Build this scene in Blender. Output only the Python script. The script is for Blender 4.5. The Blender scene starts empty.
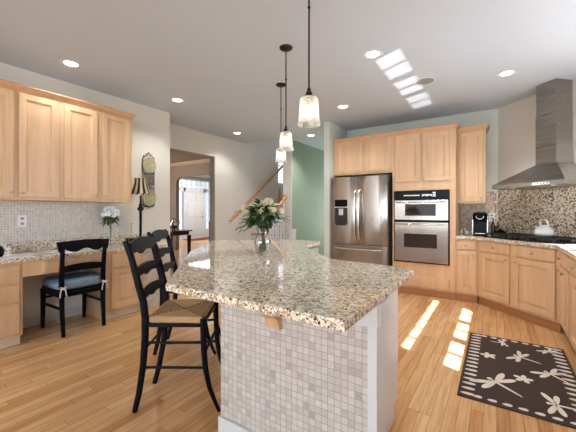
import bpy, bmesh, math, random
from mathutils import Vector, Matrix
R = math.radians
S = bpy.context.scene
COL = S.collection
random.seed(7)

# ------------------------------------------------------------------ camera, world, light, exposure
CAMH = 1.266
cam_d = bpy.data.cameras.new('camera')
cam_d.sensor_width = 36.0
cam_d.lens = 315.3 / 576 * 36
cam_d.shift_y = -(216 - 210.7) / 576
cam_d.clip_start = 0.05
cam = bpy.data.objects.new('camera', cam_d)
cam.location = (0, 0, CAMH)
cam.rotation_euler = (R(90), 0, R(33.5))
COL.objects.link(cam)
S.camera = cam
S.view_settings.view_transform = 'Standard'
S.view_settings.look = 'None'
S.view_settings.gamma = 1
S.view_settings.use_curve_mapping = False
S.view_settings.exposure = 0.08

W = bpy.data.worlds.new('sky'); S.world = W; W.use_nodes = True
bgn = W.node_tree.nodes['Background']
bgn.inputs[0].default_value = (0.75, 0.86, 1.0, 1)
bgn.inputs[1].default_value = 2.0

def light(name, kind, loc, direction, energy, color=(1, 1, 1), **kw):
    d = bpy.data.lights.new(name, kind); d.energy = energy; d.color = color
    for k, v in kw.items(): setattr(d, k, v)
    o = bpy.data.objects.new(name, d); COL.objects.link(o)
    o.location = loc
    o.rotation_euler = Vector(direction).to_track_quat('-Z', 'Y').to_euler()
    return o
light('sun', 'SUN', (6, -2, 6), (-1, 0.43, -1.187), 120, (.98, .98, 1), angle=R(0.5))
light('added_upward_sun', 'SUN', (6, -2, -3), (-1, 0.43, .71), 7, (1, .98, .95), angle=R(0.4))  # added upward sun standing in for sunlight bounced off the counter
# daylight through the window openings; foyer, stair and hall lamps are added fill
DAY = (.78, .91, 1)
light('daylight_breakfast_window', 'AREA', (-1.6, -5.62, 1.45), (0, 1, .10), 115, DAY, shape='RECTANGLE', size=4.6, size_y=2.3)
light('daylight_sink_window', 'AREA', (1.27, 3.1, 1.75), (-1, 0, -.05), 50, DAY, shape='RECTANGLE', size=1.85, size_y=1.1)
light('daylight_side_window', 'AREA', (1.27, -3.7, 1.45), (-1, 0.5, .12), 120, DAY, shape='RECTANGLE', size=2.4, size_y=2.0)
light('foyer_fill', 'AREA', (-9.6, 9.2, 2.74), (0, 0, -1), 95, (1, .98, .95), shape='RECTANGLE', size=1.6, size_y=1.6)  # added area lamp to light the foyer, no fixture there
light('daylight_dining_window', 'AREA', (-9.3, 4.4, 1.5), (1, 0.1, 0), 40, (1, .96, .92), shape='RECTANGLE', size=1.6, size_y=1.6)
light('stair_fill', 'AREA', (-4.3, 9.4, 3.6), (0.0, -1, -.35), 60, DAY, shape='RECTANGLE', size=1.0, size_y=1.6)  # fill lamp before the closed stairwell wall, no window there
light('hall_fill', 'AREA', (-3.0, 8.9, 1.3), (-.35, -1, 0.05), 48, (.9, 1, .97), shape='RECTANGLE', size=1.0, size_y=2.0)  # added to brighten the green wall; the end wall has no window

# ------------------------------------------------------------------ materials
MATS = {}
def nt(name):
    m = bpy.data.materials.new(name); m.use_nodes = True
    n = m.node_tree; b = n.nodes['Principled BSDF']
    MATS[name] = m
    return m, n, b
def rgb(c, a=1):
    return (c[0], c[1], c[2], a)
def srgb(r, g, b):
    f = lambda v: (v / 255 / 12.92) if v / 255 <= .04045 else ((v / 255 + .055) / 1.055) ** 2.4
    return (f(r), f(g), f(b))
def plain(name, col, rough=.5, metal=0., noise=.0, scale=8, bump=0., **kw):
    m, n, b = nt(name)
    b.inputs['Base Color'].default_value = rgb(col)
    b.inputs['Roughness'].default_value = rough
    b.inputs['Metallic'].default_value = metal
    for k, v in kw.items(): b.inputs[k].default_value = v
    tc = n.nodes.new('ShaderNodeTexCoord')
    nz = n.nodes.new('ShaderNodeTexNoise'); nz.inputs['Scale'].default_value = scale; nz.inputs['Detail'].default_value = 4
    n.links.new(tc.outputs['Object'], nz.inputs['Vector'])
    if noise:
        r = n.nodes.new('ShaderNodeValToRGB')
        r.color_ramp.elements[0].position = .3; r.color_ramp.elements[1].position = .7
        r.color_ramp.elements[0].color = rgb([max(0, c * (1 - noise)) for c in col]); r.color_ramp.elements[1].color = rgb([min(1, c * (1 + noise)) for c in col])
        n.links.new(nz.outputs['Fac'], r.inputs['Fac']); n.links.new(r.outputs['Color'], b.inputs['Base Color'])
    if bump:
        bp = n.nodes.new('ShaderNodeBump'); bp.inputs['Strength'].default_value = bump; bp.inputs['Distance'].default_value = .002
        n.links.new(nz.outputs['Fac'], bp.inputs['Height']); n.links.new(bp.outputs['Normal'], b.inputs['Normal'])
    return m
def wood(name, c1, c2, rough=.35, axis='Z', sc=14, stretch=.06, coat=0.):
    m, n, b = nt(name)
    tc = n.nodes.new('ShaderNodeTexCoord'); mp = n.nodes.new('ShaderNodeMapping')
    s = [1, 1, 1]; s['XYZ'.index(axis)] = stretch
    mp.inputs['Scale'].default_value = s
    nz = n.nodes.new('ShaderNodeTexNoise'); nz.inputs['Scale'].default_value = sc; nz.inputs['Detail'].default_value = 6; nz.inputs['Distortion'].default_value = .6
    r = n.nodes.new('ShaderNodeValToRGB')
    r.color_ramp.elements[0].position = .32; r.color_ramp.elements[1].position = .68
    r.color_ramp.elements[0].color = rgb(c1); r.color_ramp.elements[1].color = rgb(c2)
    n.links.new(tc.outputs['Object'], mp.inputs['Vector']); n.links.new(mp.outputs[0], nz.inputs['Vector'])
    n.links.new(nz.outputs['Fac'], r.inputs['Fac']); n.links.new(r.outputs['Color'], b.inputs['Base Color'])
    b.inputs['Roughness'].default_value = rough; b.inputs['Coat Weight'].default_value = coat; b.inputs['Coat Roughness'].default_value = .15
    return m
def math_node(n, op, a, b=None):
    k = n.nodes.new('ShaderNodeMath'); k.operation = op
    for i, v in enumerate((a, b)):
        if v is None: continue
        if isinstance(v, (int, float)): k.inputs[i].default_value = v
        else: n.links.new(v, k.inputs[i])
    return k.outputs[0]
def tiles(name, pitch, udir, stops, grout, gw=.07, rough=.35, bump=.5, spec=.5, jitter=.0):
    """square mosaic on a vertical surface: u = dot(position, udir), v = z; one random colour per tile"""
    m, n, b = nt(name)
    tc = n.nodes.new('ShaderNodeTexCoord')
    dt = n.nodes.new('ShaderNodeVectorMath'); dt.operation = 'DOT_PRODUCT'; dt.inputs[1].default_value = udir
    n.links.new(tc.outputs['Object'], dt.inputs[0])
    sx = n.nodes.new('ShaderNodeSeparateXYZ'); n.links.new(tc.outputs['Object'], sx.inputs[0])
    u = math_node(n, 'DIVIDE', dt.outputs['Value'], pitch); v = math_node(n, 'DIVIDE', sx.outputs['Z'], pitch)
    fu, fv = math_node(n, 'FLOOR', u), math_node(n, 'FLOOR', v)
    cb = n.nodes.new('ShaderNodeCombineXYZ'); n.links.new(fu, cb.inputs[0]); n.links.new(fv, cb.inputs[1])
    wn = n.nodes.new('ShaderNodeTexWhiteNoise'); wn.noise_dimensions = '3D'; n.links.new(cb.outputs[0], wn.inputs['Vector'])
    r = n.nodes.new('ShaderNodeValToRGB'); cr = r.color_ramp; cr.interpolation = 'LINEAR'
    cr.elements[0].position = stops[0][0]; cr.elements[0].color = rgb(stops[0][1])
    cr.elements[1].position = stops[-1][0]; cr.elements[1].color = rgb(stops[-1][1])
    for p, c in stops[1:-1]:
        e = cr.elements.new(p); e.color = rgb(c)
    n.links.new(wn.outputs['Value'], r.inputs['Fac'])
    nz = n.nodes.new('ShaderNodeTexNoise'); nz.inputs['Scale'].default_value = 90; n.links.new(tc.outputs['Object'], nz.inputs['Vector'])
    mx0 = n.nodes.new('ShaderNodeMix'); mx0.data_type = 'RGBA'; mx0.blend_type = 'OVERLAY'; mx0.inputs[0].default_value = .2
    n.links.new(r.outputs['Color'], mx0.inputs[6]); n.links.new(nz.outputs['Fac'], mx0.inputs[7])
    def edge(f):
        fr = math_node(n, 'FRACT', f); k = math_node(n, 'ABSOLUTE', math_node(n, 'SUBTRACT', fr, .5))
        return math_node(n, 'GREATER_THAN', k, .5 - gw)
    g = math_node(n, 'MAXIMUM', edge(u), edge(v))
    mx = n.nodes.new('ShaderNodeMix'); mx.data_type = 'RGBA'
    n.links.new(g, mx.inputs[0]); n.links.new(mx0.outputs[2], mx.inputs[6]); mx.inputs[7].default_value = rgb(grout)
    n.links.new(mx.outputs[2], b.inputs['Base Color'])
    b.inputs['Roughness'].default_value = rough
    b.inputs['Specular IOR Level'].default_value = spec
    hh = math_node(n, 'SUBTRACT', math_node(n, 'MULTIPLY', wn.outputs['Value'], .35), g)
    bp = n.nodes.new('ShaderNodeBump'); bp.inputs['Strength'].default_value = bump; bp.inputs['Distance'].default_value = .002
    n.links.new(hh, bp.inputs['Height']); n.links.new(bp.outputs['Normal'], b.inputs['Normal'])
    return m
def granite(name, base, mid, dark, lite, rough=.035):
    m, n, b = nt(name)
    tc = n.nodes.new('ShaderNodeTexCoord')
    def noise(sc, det=3, dist=0.):
        z = n.nodes.new('ShaderNodeTexNoise'); z.inputs['Scale'].default_value = sc; z.inputs['Detail'].default_value = det; z.inputs['Distortion'].default_value = dist
        n.links.new(tc.outputs['Object'], z.inputs['Vector']); return z.outputs['Fac']
    def ramp(f, a, c):
        r = n.nodes.new('ShaderNodeValToRGB'); r.color_ramp.elements[0].position = a; r.color_ramp.elements[1].position = c
        n.links.new(f, r.inputs['Fac']); return r.outputs['Color']
    def mix(f, a, c):
        x = n.nodes.new('ShaderNodeMix'); x.data_type = 'RGBA'; n.links.new(f, x.inputs[0])
        for i, v in ((6, a), (7, c)):
            if isinstance(v, tuple): x.inputs[i].default_value = rgb(v)
            else: n.links.new(v, x.inputs[i])
        return x.outputs[2]
    c = mix(ramp(noise(38, 5, .6), .46, .54), base, mid)
    c = mix(ramp(noise(72, 4, .8), .53, .57), c, lite)
    c = mix(ramp(noise(84, 5, 1.0), .57, .60), c, dark)
    c = mix(ramp(noise(55, 5, 1.2), .62, .66), c, tuple(x * .6 for x in dark))
    n.links.new(c, b.inputs['Base Color'])
    b.inputs['Roughness'].default_value = rough
    b.inputs['Specular IOR Level'].default_value = .6
    return m
def floor_mat():
    m, n, b = nt('oak_strip_floor')
    tc = n.nodes.new('ShaderNodeTexCoord')
    sx = n.nodes.new('ShaderNodeSeparateXYZ'); n.links.new(tc.outputs['Object'], sx.inputs[0])
    u = math_node(n, 'DIVIDE', sx.outputs['X'], .068); fu = math_node(n, 'FLOOR', u)
    w1 = n.nodes.new('ShaderNodeTexWhiteNoise'); w1.noise_dimensions = '1D'; n.links.new(fu, w1.inputs['W'])
    v = math_node(n, 'ADD', math_node(n, 'DIVIDE', sx.outputs['Y'], .95), math_node(n, 'MULTIPLY', w1.outputs['Value'], 7.3))
    fv = math_node(n, 'FLOOR', v)
    cb = n.nodes.new('ShaderNodeCombineXYZ'); n.links.new(fu, cb.inputs[0]); n.links.new(fv, cb.inputs[1])
    w2 = n.nodes.new('ShaderNodeTexWhiteNoise'); w2.noise_dimensions = '2D'; n.links.new(cb.outputs[0], w2.inputs['Vector'])
    r = n.nodes.new('ShaderNodeValToRGB'); cr = r.color_ramp
    cr.elements[0].position = 0; cr.elements[0].color = rgb(srgb(196, 142, 92))
    cr.elements[1].position = 1; cr.elements[1].color = rgb(srgb(226, 186, 140))
    for p, c in ((.12, srgb(206, 156, 106)), (.5, srgb(214, 168, 118)), (.8, srgb(220, 176, 128))):
        e = cr.elements.new(p); e.color = rgb(c)
    n.links.new(w2.outputs['Value'], r.inputs['Fac'])
    mp = n.nodes.new('ShaderNodeMapping'); mp.inputs['Scale'].default_value = (1, .05, 1); n.links.new(tc.outputs['Object'], mp.inputs['Vector'])
    ofs = n.nodes.new('ShaderNodeVectorMath'); ofs.operation = 'ADD'; n.links.new(mp.outputs[0], ofs.inputs[0]); n.links.new(w2.outputs['Color'], ofs.inputs[1])
    nz = n.nodes.new('ShaderNodeTexNoise'); nz.inputs['Scale'].default_value = 60; nz.inputs['Detail'].default_value = 5; nz.inputs['Distortion'].default_value = .4
    n.links.new(ofs.outputs[0], nz.inputs['Vector'])
    gr = n.nodes.new('ShaderNodeValToRGB'); gr.color_ramp.elements[0].position = .35; gr.color_ramp.elements[0].color = (.78, .72, .66, 1); gr.color_ramp.elements[1].position = .6; gr.color_ramp.elements[1].color = (1, 1, 1, 1)
    n.links.new(nz.outputs['Fac'], gr.inputs['Fac'])
    mx = n.nodes.new('ShaderNodeMix'); mx.data_type = 'RGBA'; mx.blend_type = 'MULTIPLY'; mx.inputs[0].default_value = .9
    n.links.new(r.outputs['Color'], mx.inputs[6]); n.links.new(gr.outputs['Color'], mx.inputs[7])
    e1 = math_node(n, 'GREATER_THAN', math_node(n, 'ABSOLUTE', math_node(n, 'SUBTRACT', math_node(n, 'FRACT', u), .5)), .482)
    e2 = math_node(n, 'GREATER_THAN', math_node(n, 'ABSOLUTE', math_node(n, 'SUBTRACT', math_node(n, 'FRACT', v), .5)), .4985)
    g = math_node(n, 'MAXIMUM', e1, e2)
    m2 = n.nodes.new('ShaderNodeMix'); m2.data_type = 'RGBA'; n.links.new(math_node(n, 'MULTIPLY', g, .75), m2.inputs[0])
    n.links.new(mx.outputs[2], m2.inputs[6]); m2.inputs[7].default_value = rgb(srgb(110, 66, 36))
    n.links.new(m2.outputs[2], b.inputs['Base Color'])
    b.inputs['Roughness'].default_value = .22
    b.inputs['Specular IOR Level'].default_value = .5
    bp = n.nodes.new('ShaderNodeBump'); bp.inputs['Strength'].default_value = .12; bp.inputs['Distance'].default_value = .002
    n.links.new(math_node(n, 'SUBTRACT', math_node(n, 'MULTIPLY', nz.outputs['Fac'], .3), g), bp.inputs['Height']); n.links.new(bp.outputs['Normal'], b.inputs['Normal'])
    return m
def glassy(name, tint=(1, 1, 1), refl=.12, body=None, body_f=.0, rough=.02):
    """thin clear glass: mostly see-through with a sharp reflection, optional milky body"""
    m = bpy.data.materials.new(name); m.use_nodes = True; n = m.node_tree; MATS[name] = m
    for k in list(n.nodes):
        if k.type != 'OUTPUT_MATERIAL': n.nodes.remove(k)
    out = n.nodes[0]
    tr = n.nodes.new('ShaderNodeBsdfTransparent'); tr.inputs[0].default_value = rgb(tint)
    gl = n.nodes.new('ShaderNodeBsdfGlossy'); gl.inputs['Roughness'].default_value = rough
    lw = n.nodes.new('ShaderNodeLayerWeight'); lw.inputs['Blend'].default_value = .35
    f = math_node(n, 'ADD', math_node(n, 'MULTIPLY', lw.outputs['Fresnel'], .6), refl)
    mx = n.nodes.new('ShaderNodeMixShader'); n.links.new(f, mx.inputs[0]); n.links.new(tr.outputs[0], mx.inputs[1]); n.links.new(gl.outputs[0], mx.inputs[2])
    last = mx.outputs[0]
    if body:
        df = n.nodes.new('ShaderNodeBsdfTranslucent'); df.inputs[0].default_value = rgb(body)
        d2 = n.nodes.new('ShaderNodeBsdfDiffuse'); d2.inputs[0].default_value = rgb(body)
        a = n.nodes.new('ShaderNodeAddShader'); n.links.new(df.outputs[0], a.inputs[0]); n.links.new(d2.outputs[0], a.inputs[1])
        m2 = n.nodes.new('ShaderNodeMixShader')
        fz = math_node(n, 'ADD', math_node(n, 'MULTIPLY', lw.outputs['Facing'], .45), body_f)
        n.links.new(fz, m2.inputs[0])
        n.links.new(last, m2.inputs[1]); n.links.new(df.outputs[0], m2.inputs[2]); last = m2.outputs[0]
    n.links.new(last, out.inputs['Surface'])
    return m
def emit(name, col, strength):
    m, n, b = nt(name)
    b.inputs['Base Color'].default_value = rgb(col); b.inputs['Emission Color'].default_value = rgb(col); b.inputs['Emission Strength'].default_value = strength
    return m
def brushed(name, col, rough=.28, axis='X', amt=.1):
    m, n, b = nt(name)
    b.inputs['Base Color'].default_value = rgb(col); b.inputs['Metallic'].default_value = 1; b.inputs['Roughness'].default_value = rough
    tc = n.nodes.new('ShaderNodeTexCoord'); mp = n.nodes.new('ShaderNodeMapping')
    s = [160, 160, 160]; s['XYZ'.index(axis)] = 1.5; mp.inputs['Scale'].default_value = s
    nz = n.nodes.new('ShaderNodeTexNoise'); nz.inputs['Scale'].default_value = 1; n.links.new(tc.outputs['Object'], mp.inputs[0]); n.links.new(mp.outputs[0], nz.inputs['Vector'])
    n.links.new(math_node(n, 'ADD', math_node(n, 'MULTIPLY', nz.outputs['Fac'], amt), rough - amt / 2), b.inputs['Roughness'])
    mp2 = n.nodes.new('ShaderNodeMapping'); mp2.inputs['Scale'].default_value = (3.2, 3.2, .25); n.links.new(tc.outputs['Object'], mp2.inputs[0])
    nz2 = n.nodes.new('ShaderNodeTexNoise'); nz2.inputs['Scale'].default_value = 1; nz2.inputs['Detail'].default_value = 1; n.links.new(mp2.outputs[0], nz2.inputs['Vector'])
    bp = n.nodes.new('ShaderNodeBump'); bp.inputs['Strength'].default_value = .35; bp.inputs['Distance'].default_value = .02
    n.links.new(nz2.outputs['Fac'], bp.inputs['Height']); n.links.new(bp.outputs['Normal'], b.inputs['Normal'])
    b.inputs['Anisotropic'].default_value = .6
    return m

WALL = plain('cream_wall_paint', srgb(210, 205, 195), .6, noise=.015, scale=3)
WALLG = plain('pale_grey_green_paint', srgb(206, 212, 203), .6, noise=.015, scale=3)
GREEN = plain('sage_green_paint', srgb(138, 154, 134), .6, noise=.02, scale=2)
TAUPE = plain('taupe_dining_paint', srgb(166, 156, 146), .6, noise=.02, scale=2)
CEIL = plain('ceiling_paint', srgb(194, 204, 216), .7, noise=.01, scale=2)
TRIM = plain('white_trim_paint', srgb(216, 219, 225), .35, noise=.01)
FLOOR = floor_mat()
MAPLE = wood('honey_maple', srgb(202, 166, 129), srgb(216, 181, 144), .36, 'Z', 12, .08)
MAPLEX = wood('honey_maple_crown', srgb(190, 148, 110), srgb(206, 166, 128), .33, 'Y', 12, .08)
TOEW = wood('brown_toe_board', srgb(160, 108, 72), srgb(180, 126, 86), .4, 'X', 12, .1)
OAKRAIL = wood('oak_handrail', srgb(172, 118, 74), srgb(200, 144, 96), .3, 'Y', 14, .1)
DARKW = wood('dark_cherry_wood', srgb(52, 22, 16), srgb(78, 34, 24), .25, 'Z', 12, .1)
DARKX = plain('shadow_gap_wood', srgb(120, 76, 46), .5, noise=.1)
BLACKP = plain('black_chair_paint', srgb(13, 13, 22), .42, noise=.3, scale=30)
BLACKP.node_tree.nodes['Principled BSDF'].inputs['Specular IOR Level'].default_value = .12
RUSH = plain('woven_rush', srgb(186, 152, 112), .75, noise=.14, scale=90, bump=.8)
GRAN = granite('beige_speckled_granite', srgb(234, 222, 200), srgb(190, 164, 132), srgb(58, 50, 50), srgb(244, 240, 232))
TILE_L = tiles('grey_tumbled_mosaic', .0265, (0, 1, 0), [(0, srgb(184, 178, 174)), (.4, srgb(200, 195, 190)), (.75, srgb(209, 205, 201)), (1, srgb(192, 183, 175))], srgb(226, 222, 218), .07, .35)
TILE_I = tiles('grey_travertine_mosaic', .0325, (1, 0, 0), [(0, srgb(172, 168, 168)), (.08, srgb(192, 188, 186)), (.5, srgb(203, 199, 197)), (.85, srgb(211, 208, 206)), (1, srgb(198, 192, 187))], srgb(160, 156, 154), .045, .4)
TILE_S = tiles('brown_glass_mosaic', .0165, (.7071, -.7071, 0), [(0, srgb(58, 46, 40)), (.14, srgb(98, 78, 62)), (.19, srgb(184, 166, 140)), (.5, srgb(218, 206, 184)), (.78, srgb(234, 226, 210)), (.84, srgb(148, 120, 94)), (1, srgb(202, 182, 154))], srgb(150, 128, 100), .05, .2)
TILE_B = tiles('tan_stone_mosaic', .028, (1, 0, 0), [(0, srgb(150, 124, 100)), (.4, srgb(186, 164, 140)), (1, srgb(204, 184, 160))], srgb(196, 182, 164), .06, .35)
TILE_R = tiles('red_brown_border_mosaic', .03, (1, 0, 0), [(0, srgb(104, 56, 38)), (.5, srgb(150, 96, 68)), (.55, srgb(216, 190, 168)), (1, srgb(228, 206, 184))], srgb(206, 190, 172), .08, .3)
STEEL = brushed('brushed_stainless', (.42, .37, .33), .22, 'Z')
STEELX = brushed('brushed_stainless_hood', (.34, .32, .30), .28, 'X')
CHROME = plain('polished_nickel', (.75, .73, .7), .15, 1.)
NICKEL = plain('satin_nickel', (.5, .46, .4), .3, 1.)
BRONZE = plain('oil_rubbed_bronze', srgb(60, 42, 32), .35, .8)
BLACKG = plain('black_gloss', (.006, .006, .008), .16)
BLACKG.node_tree.nodes['Principled BSDF'].inputs['Specular IOR Level'].default_value = .08
BLACKM = plain('black_matte', (.015, .015, .017), .5)
DKGLASS = plain('dark_oven_glass', (.035, .022, .02), .06)
DKGLASS.node_tree.nodes['Principled BSDF'].inputs['Specular IOR Level'].default_value = .2
ENAMEL = plain('white_enamel', srgb(238, 238, 236), .15)
PLATEW = plain('white_plastic', srgb(238, 238, 240), .35)
CUSH = plain('slate_blue_cushion', srgb(112, 134, 156), .8, noise=.1, scale=25, bump=.3)
CREAMF = plain('cream_cloth', srgb(222, 222, 214), .8)
WINGLASS = glassy('window_glass', (1, 1, 1), .03)
VASEG = glassy('clear_vase_glass', (.9, .95, .93), .14)
SHADEG = glassy('seeded_shade_glass', (.98, .98, .97), .10, (.95, .94, .92), .2)
BULB = emit('warm_bulb', (1, .86, .68), 9)
CANLENS = emit('recessed_lens', (1, .96, .9), 9)
LEAF = plain('leaf_green', srgb(38, 68, 26), .45, noise=.3, scale=20)
LEAFL = plain('leaf_light_green', srgb(90, 128, 62), .45, noise=.2, scale=20)
ROSE = plain('cream_rose_petal', srgb(226, 216, 180), .6, noise=.05, scale=30)
PETALW = plain('white_hydrangea_petal', srgb(240, 240, 246), .6, noise=.05, scale=30)
GOLD = plain('antique_gold', srgb(172, 164, 130), .4, .3, noise=.25, scale=30)
IRON = plain('wrought_iron', srgb(40, 34, 32), .5, .6)
RUGB = plain('chocolate_rug_wool', srgb(62, 46, 40), .95, noise=.12, scale=200, bump=.6)
RUGC = plain('ivory_rug_wool', srgb(224, 214, 200), .95, noise=.04, scale=200, bump=.4)
MAT_R = plain('red_brown_doormat', srgb(120, 62, 42), .9, noise=.2, scale=60)

# ------------------------------------------------------------------ mesh builder
class MB:
    def __init__(s): s.bm = bmesh.new(); s.mi = 0
    def face(s, vs):
        try:
            f = s.bm.faces.new(vs); f.material_index = s.mi; return f
        except ValueError: return None
    def box(s, x0, x1, y0, y1, z0, z1, bev=0., mat=None):
        v = [s.bm.verts.new(p) for p in ((x0,y0,z0),(x1,y0,z0),(x1,y1,z0),(x0,y1,z0),(x0,y0,z1),(x1,y0,z1),(x1,y1,z1),(x0,y1,z1))]
        if mat is not None:
            for q in v: q.co = mat @ q.co
        fs = [s.face([v[i] for i in q]) for q in ((0,3,2,1),(4,5,6,7),(0,1,5,4),(1,2,6,5),(2,3,7,6),(3,0,4,7))]
        if bev:
            es = {e for f in fs for e in f.edges}
            r = bmesh.ops.bevel(s.bm, geom=list(es), offset=bev, segments=2, affect='EDGES', profile=.6)
            for f in r['faces']: f.material_index = s.mi
        return s
    def prism(s, pts, z0, z1, bev=0., top_bev_only=False, M=None):
        """polygon (x, y) counter-clockwise extruded in z; M maps the result"""
        M = M or Matrix()
        b = [s.bm.verts.new(M @ Vector((x, y, z0))) for x, y in pts]
        t = [s.bm.verts.new(M @ Vector((x, y, z1))) for x, y in pts]
        n = len(pts)
        fs = [s.face(list(reversed(b))), s.face(t)] + [s.face([b[i], b[(i+1) % n], t[(i+1) % n], t[i]]) for i in range(n)]
        if bev:
            es = set(fs[0].edges) | set(fs[1].edges)
            r = bmesh.ops.bevel(s.bm, geom=list(es), offset=bev, segments=2, affect='EDGES', profile=.6)
            for f in r['faces']: f.material_index = s.mi
        return s
    def ring(s, pts): return [s.bm.verts.new(p) for p in pts]
    def bridge(s, a, b):
        n = len(a)
        for i in range(n): s.face([a[i], a[(i+1) % n], b[(i+1) % n], b[i]])
    def lathe(s, prof, c=(0, 0, 0), n=20, cap0=True, cap1=True, M=None):
        M = M or Matrix(); c = Vector(c); prev = None; first = None
        for r, z in prof:
            ring = s.ring([M @ (c + Vector((r*math.cos(2*math.pi*i/n), r*math.sin(2*math.pi*i/n), z))) for i in range(n)])
            if prev: s.bridge(prev, ring)
            else: first = ring
            prev = ring
        if cap0: s.face(list(reversed(first)))
        if cap1: s.face(prev)
        return s
    def sweep(s, pts, rad, n=8, ref=(0, 1, 0), power=1., cap=True, closed=False):
        """tube along pts; rad = number, (rx, ry) or a list of them; rx lies along ref x tangent, ry near ref. n=4 gives square bars"""
        pts = [Vector(p) for p in pts]; N = len(pts); ref = Vector(ref); prev = None; first = None
        for i, p in enumerate(pts):
            if closed: t = pts[(i+1) % N] - pts[i-1]
            else: t = pts[min(i+1, N-1)] - pts[max(i-1, 0)]
            t.normalize()
            a = t.cross(ref)
            if a.length < .05: a = t.cross(Vector((1, 0, 0)) if abs(t.x) < .9 else Vector((0, 0, 1)))
            a.normalize(); b = a.cross(t).normalized()
            r = rad[i] if isinstance(rad, list) else rad
            rx, ry = r if isinstance(r, tuple) else (r, r)
            off = math.pi/4 if n == 4 else 0; k = math.sqrt(2) if n == 4 else 1
            ring = s.ring([p + a*(rx*k*math.cos(off + 2*math.pi*j/n)) + b*(ry*k*math.sin(off + 2*math.pi*j/n)) for j in range(n)])
            if prev: s.bridge(prev, ring)
            else: first = ring
            prev = ring
        if closed: s.bridge(prev, first)
        elif cap: s.face(list(reversed(first))); s.face(prev)
        return s
    def ball(s, c, r, sc=(1, 1, 1), n=12, m=8, M=None):
        M = M or Matrix(); c = Vector(c); rings = []
        top = s.bm.verts.new(M @ (c + Vector((0, 0, r*sc[2])))); bot = s.bm.verts.new(M @ (c - Vector((0, 0, r*sc[2]))))
        for k in range(1, m):
            a = math.pi*k/m
            rings.append(s.ring([M @ (c + Vector((r*sc[0]*math.sin(a)*math.cos(2*math.pi*i/n), r*sc[1]*math.sin(a)*math.sin(2*math.pi*i/n), r*sc[2]*math.cos(a)))) for i in range(n)]))
        for i in range(n):
            s.face([top, rings[0][i], rings[0][(i+1) % n]]); s.face([bot, rings[-1][(i+1) % n], rings[-1][i]])
        for a, b in zip(rings, rings[1:]): s.bridge(a, b)
        return s
    def leaf(s, p, d, L, w, up=(0, 0, 1), droop=.3, th=.0012):
        p = Vector(p); d = Vector(d).normalized(); side = d.cross(Vector(up)); 
        if side.length < .05: side = d.cross(Vector((1, 0, 0)))
        side.normalize(); u = side.cross(d).normalized()
        rows = []
        for t, ww in ((0, .12), (.25, .8), (.5, 1), (.75, .7), (1, .03)):
            c = p + d*L*t - u*(droop*L*t*t)
            q = side*w*.5*ww
            rows.append(s.ring([c - q + u*.15*w*ww, c - u*th, c + q + u*.15*w*ww, c + u*th]))
        for a, b in zip(rows, rows[1:]): s.bridge(a, b)
        s.face(rows[0]); s.face(list(reversed(rows[-1])))
        return s
    def build(s, name, mat, parent=None, smooth=None, mats=None):
        bmesh.ops.recalc_face_normals(s.bm, faces=s.bm.faces)
        me = bpy.data.meshes.new(name); s.bm.to_mesh(me); s.bm.free()
        for m in (mats or [mat]): me.materials.append(m)
        o = bpy.data.objects.new(name, me); COL.objects.link(o)
        if parent is not None: o.parent = parent
        if smooth is not None:
            me.polygons.foreach_set('use_smooth', [True]*len(me.polygons))
            ang = R(smooth)
            me.update()
            bmx = bmesh.new(); bmx.from_mesh(me)
            for e in bmx.edges:
                if len(e.link_faces) == 2 and e.calc_face_angle(0) > ang: e.smooth = False
            bmx.to_mesh(me); bmx.free()
        return o
def thing(name, label, cat, loc=(0, 0, 0), rz=0, group=None):
    o = bpy.data.objects.new(name, None); COL.objects.link(o)
    o.empty_display_size = .05
    o.location = loc; o.rotation_euler = (0, 0, rz); o['label'] = label; o['category'] = cat
    if group: o['group'] = group
    return o
def tag(o, label, cat, group=None):
    o['label'] = label; o['category'] = cat
    if group: o['group'] = group
    return o
def struct(o, label=None):
    o['kind'] = 'structure'
    if label: o['label'] = label
    return o
def kids(o): return [c for c in bpy.data.objects if c.parent == o]
def copy_tree(o, parent=None):
    c = o.copy(); COL.objects.link(c); c.parent = parent
    for ch in kids(o): copy_tree(ch, c)
    return c

# ------------------------------------------------------------------ room shell
CZ = 2.79
YB = -5.7; XR = 1.16; XL = -4.25; XD = -4.737
struct(MB().box(-13, 2.2, -6, 12, -.12, 0).build('floor', FLOOR), 'strip oak floor running the length of the room')
c = MB()
c.box(-4.9, XR+.12, YB-.1, 5.38, CZ, CZ+.3)
c.box(-3.886, XR+.12, 5.38, 9.6, CZ, CZ+.3)
c.box(-13, -4.9, 6.62, 12, CZ, CZ+.3)
c.box(-4.9, -4.6, 5.38, 5.4, CZ, CZ+.02)
c.box(-5.2, -3.4, 5.2, 10, 5.4, 5.5); c.box(-4.9, -3.8, 5.2, 5.38, CZ+.3, 5.4); c.box(-3.886, -3.80, 5.38, 5.69, CZ+.3, 5.4)
struct(c.build('ceiling', CEIL), 'flat pale ceiling')
struct(MB().box(-13, -4.9, 2.0, 6.62, CZ, CZ+.3).build('ceiling', plain('dim_tan_dining_ceiling', srgb(150, 138, 126), .7)), 'tan ceiling of the dining room, coloured darker for low light')  # tan paint coloured darker to carry the room's low light
struct(MB().box(XD, XL, YB, 3.086, 0, CZ).build('wall_left', WALL), 'cream wall behind the desk run')
w = MB()
w.box(XD-.14, XD, 3.086, 3.30, 0, CZ); w.box(XD-.14, XD, 3.30, 4.49, 2.36, CZ); w.box(XD-.14, XD, 4.49, 6.70, 0, 5.4)
w.box(XD-.14, XD, 6.70, 7.5, 0, 1.95); w.box(XD-.14, XD, 6.70, 7.5, 2.95, 5.4); w.box(XD-.14, XD, 7.5, 9.6, 0, 5.4)
struct(w.build('wall_hall', WALL), 'cream wall with the dining room opening and stair rail')
j = MB(); j.box(XD-.141, XD+.001, 4.488, 4.491, 0, 2.36)
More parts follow.
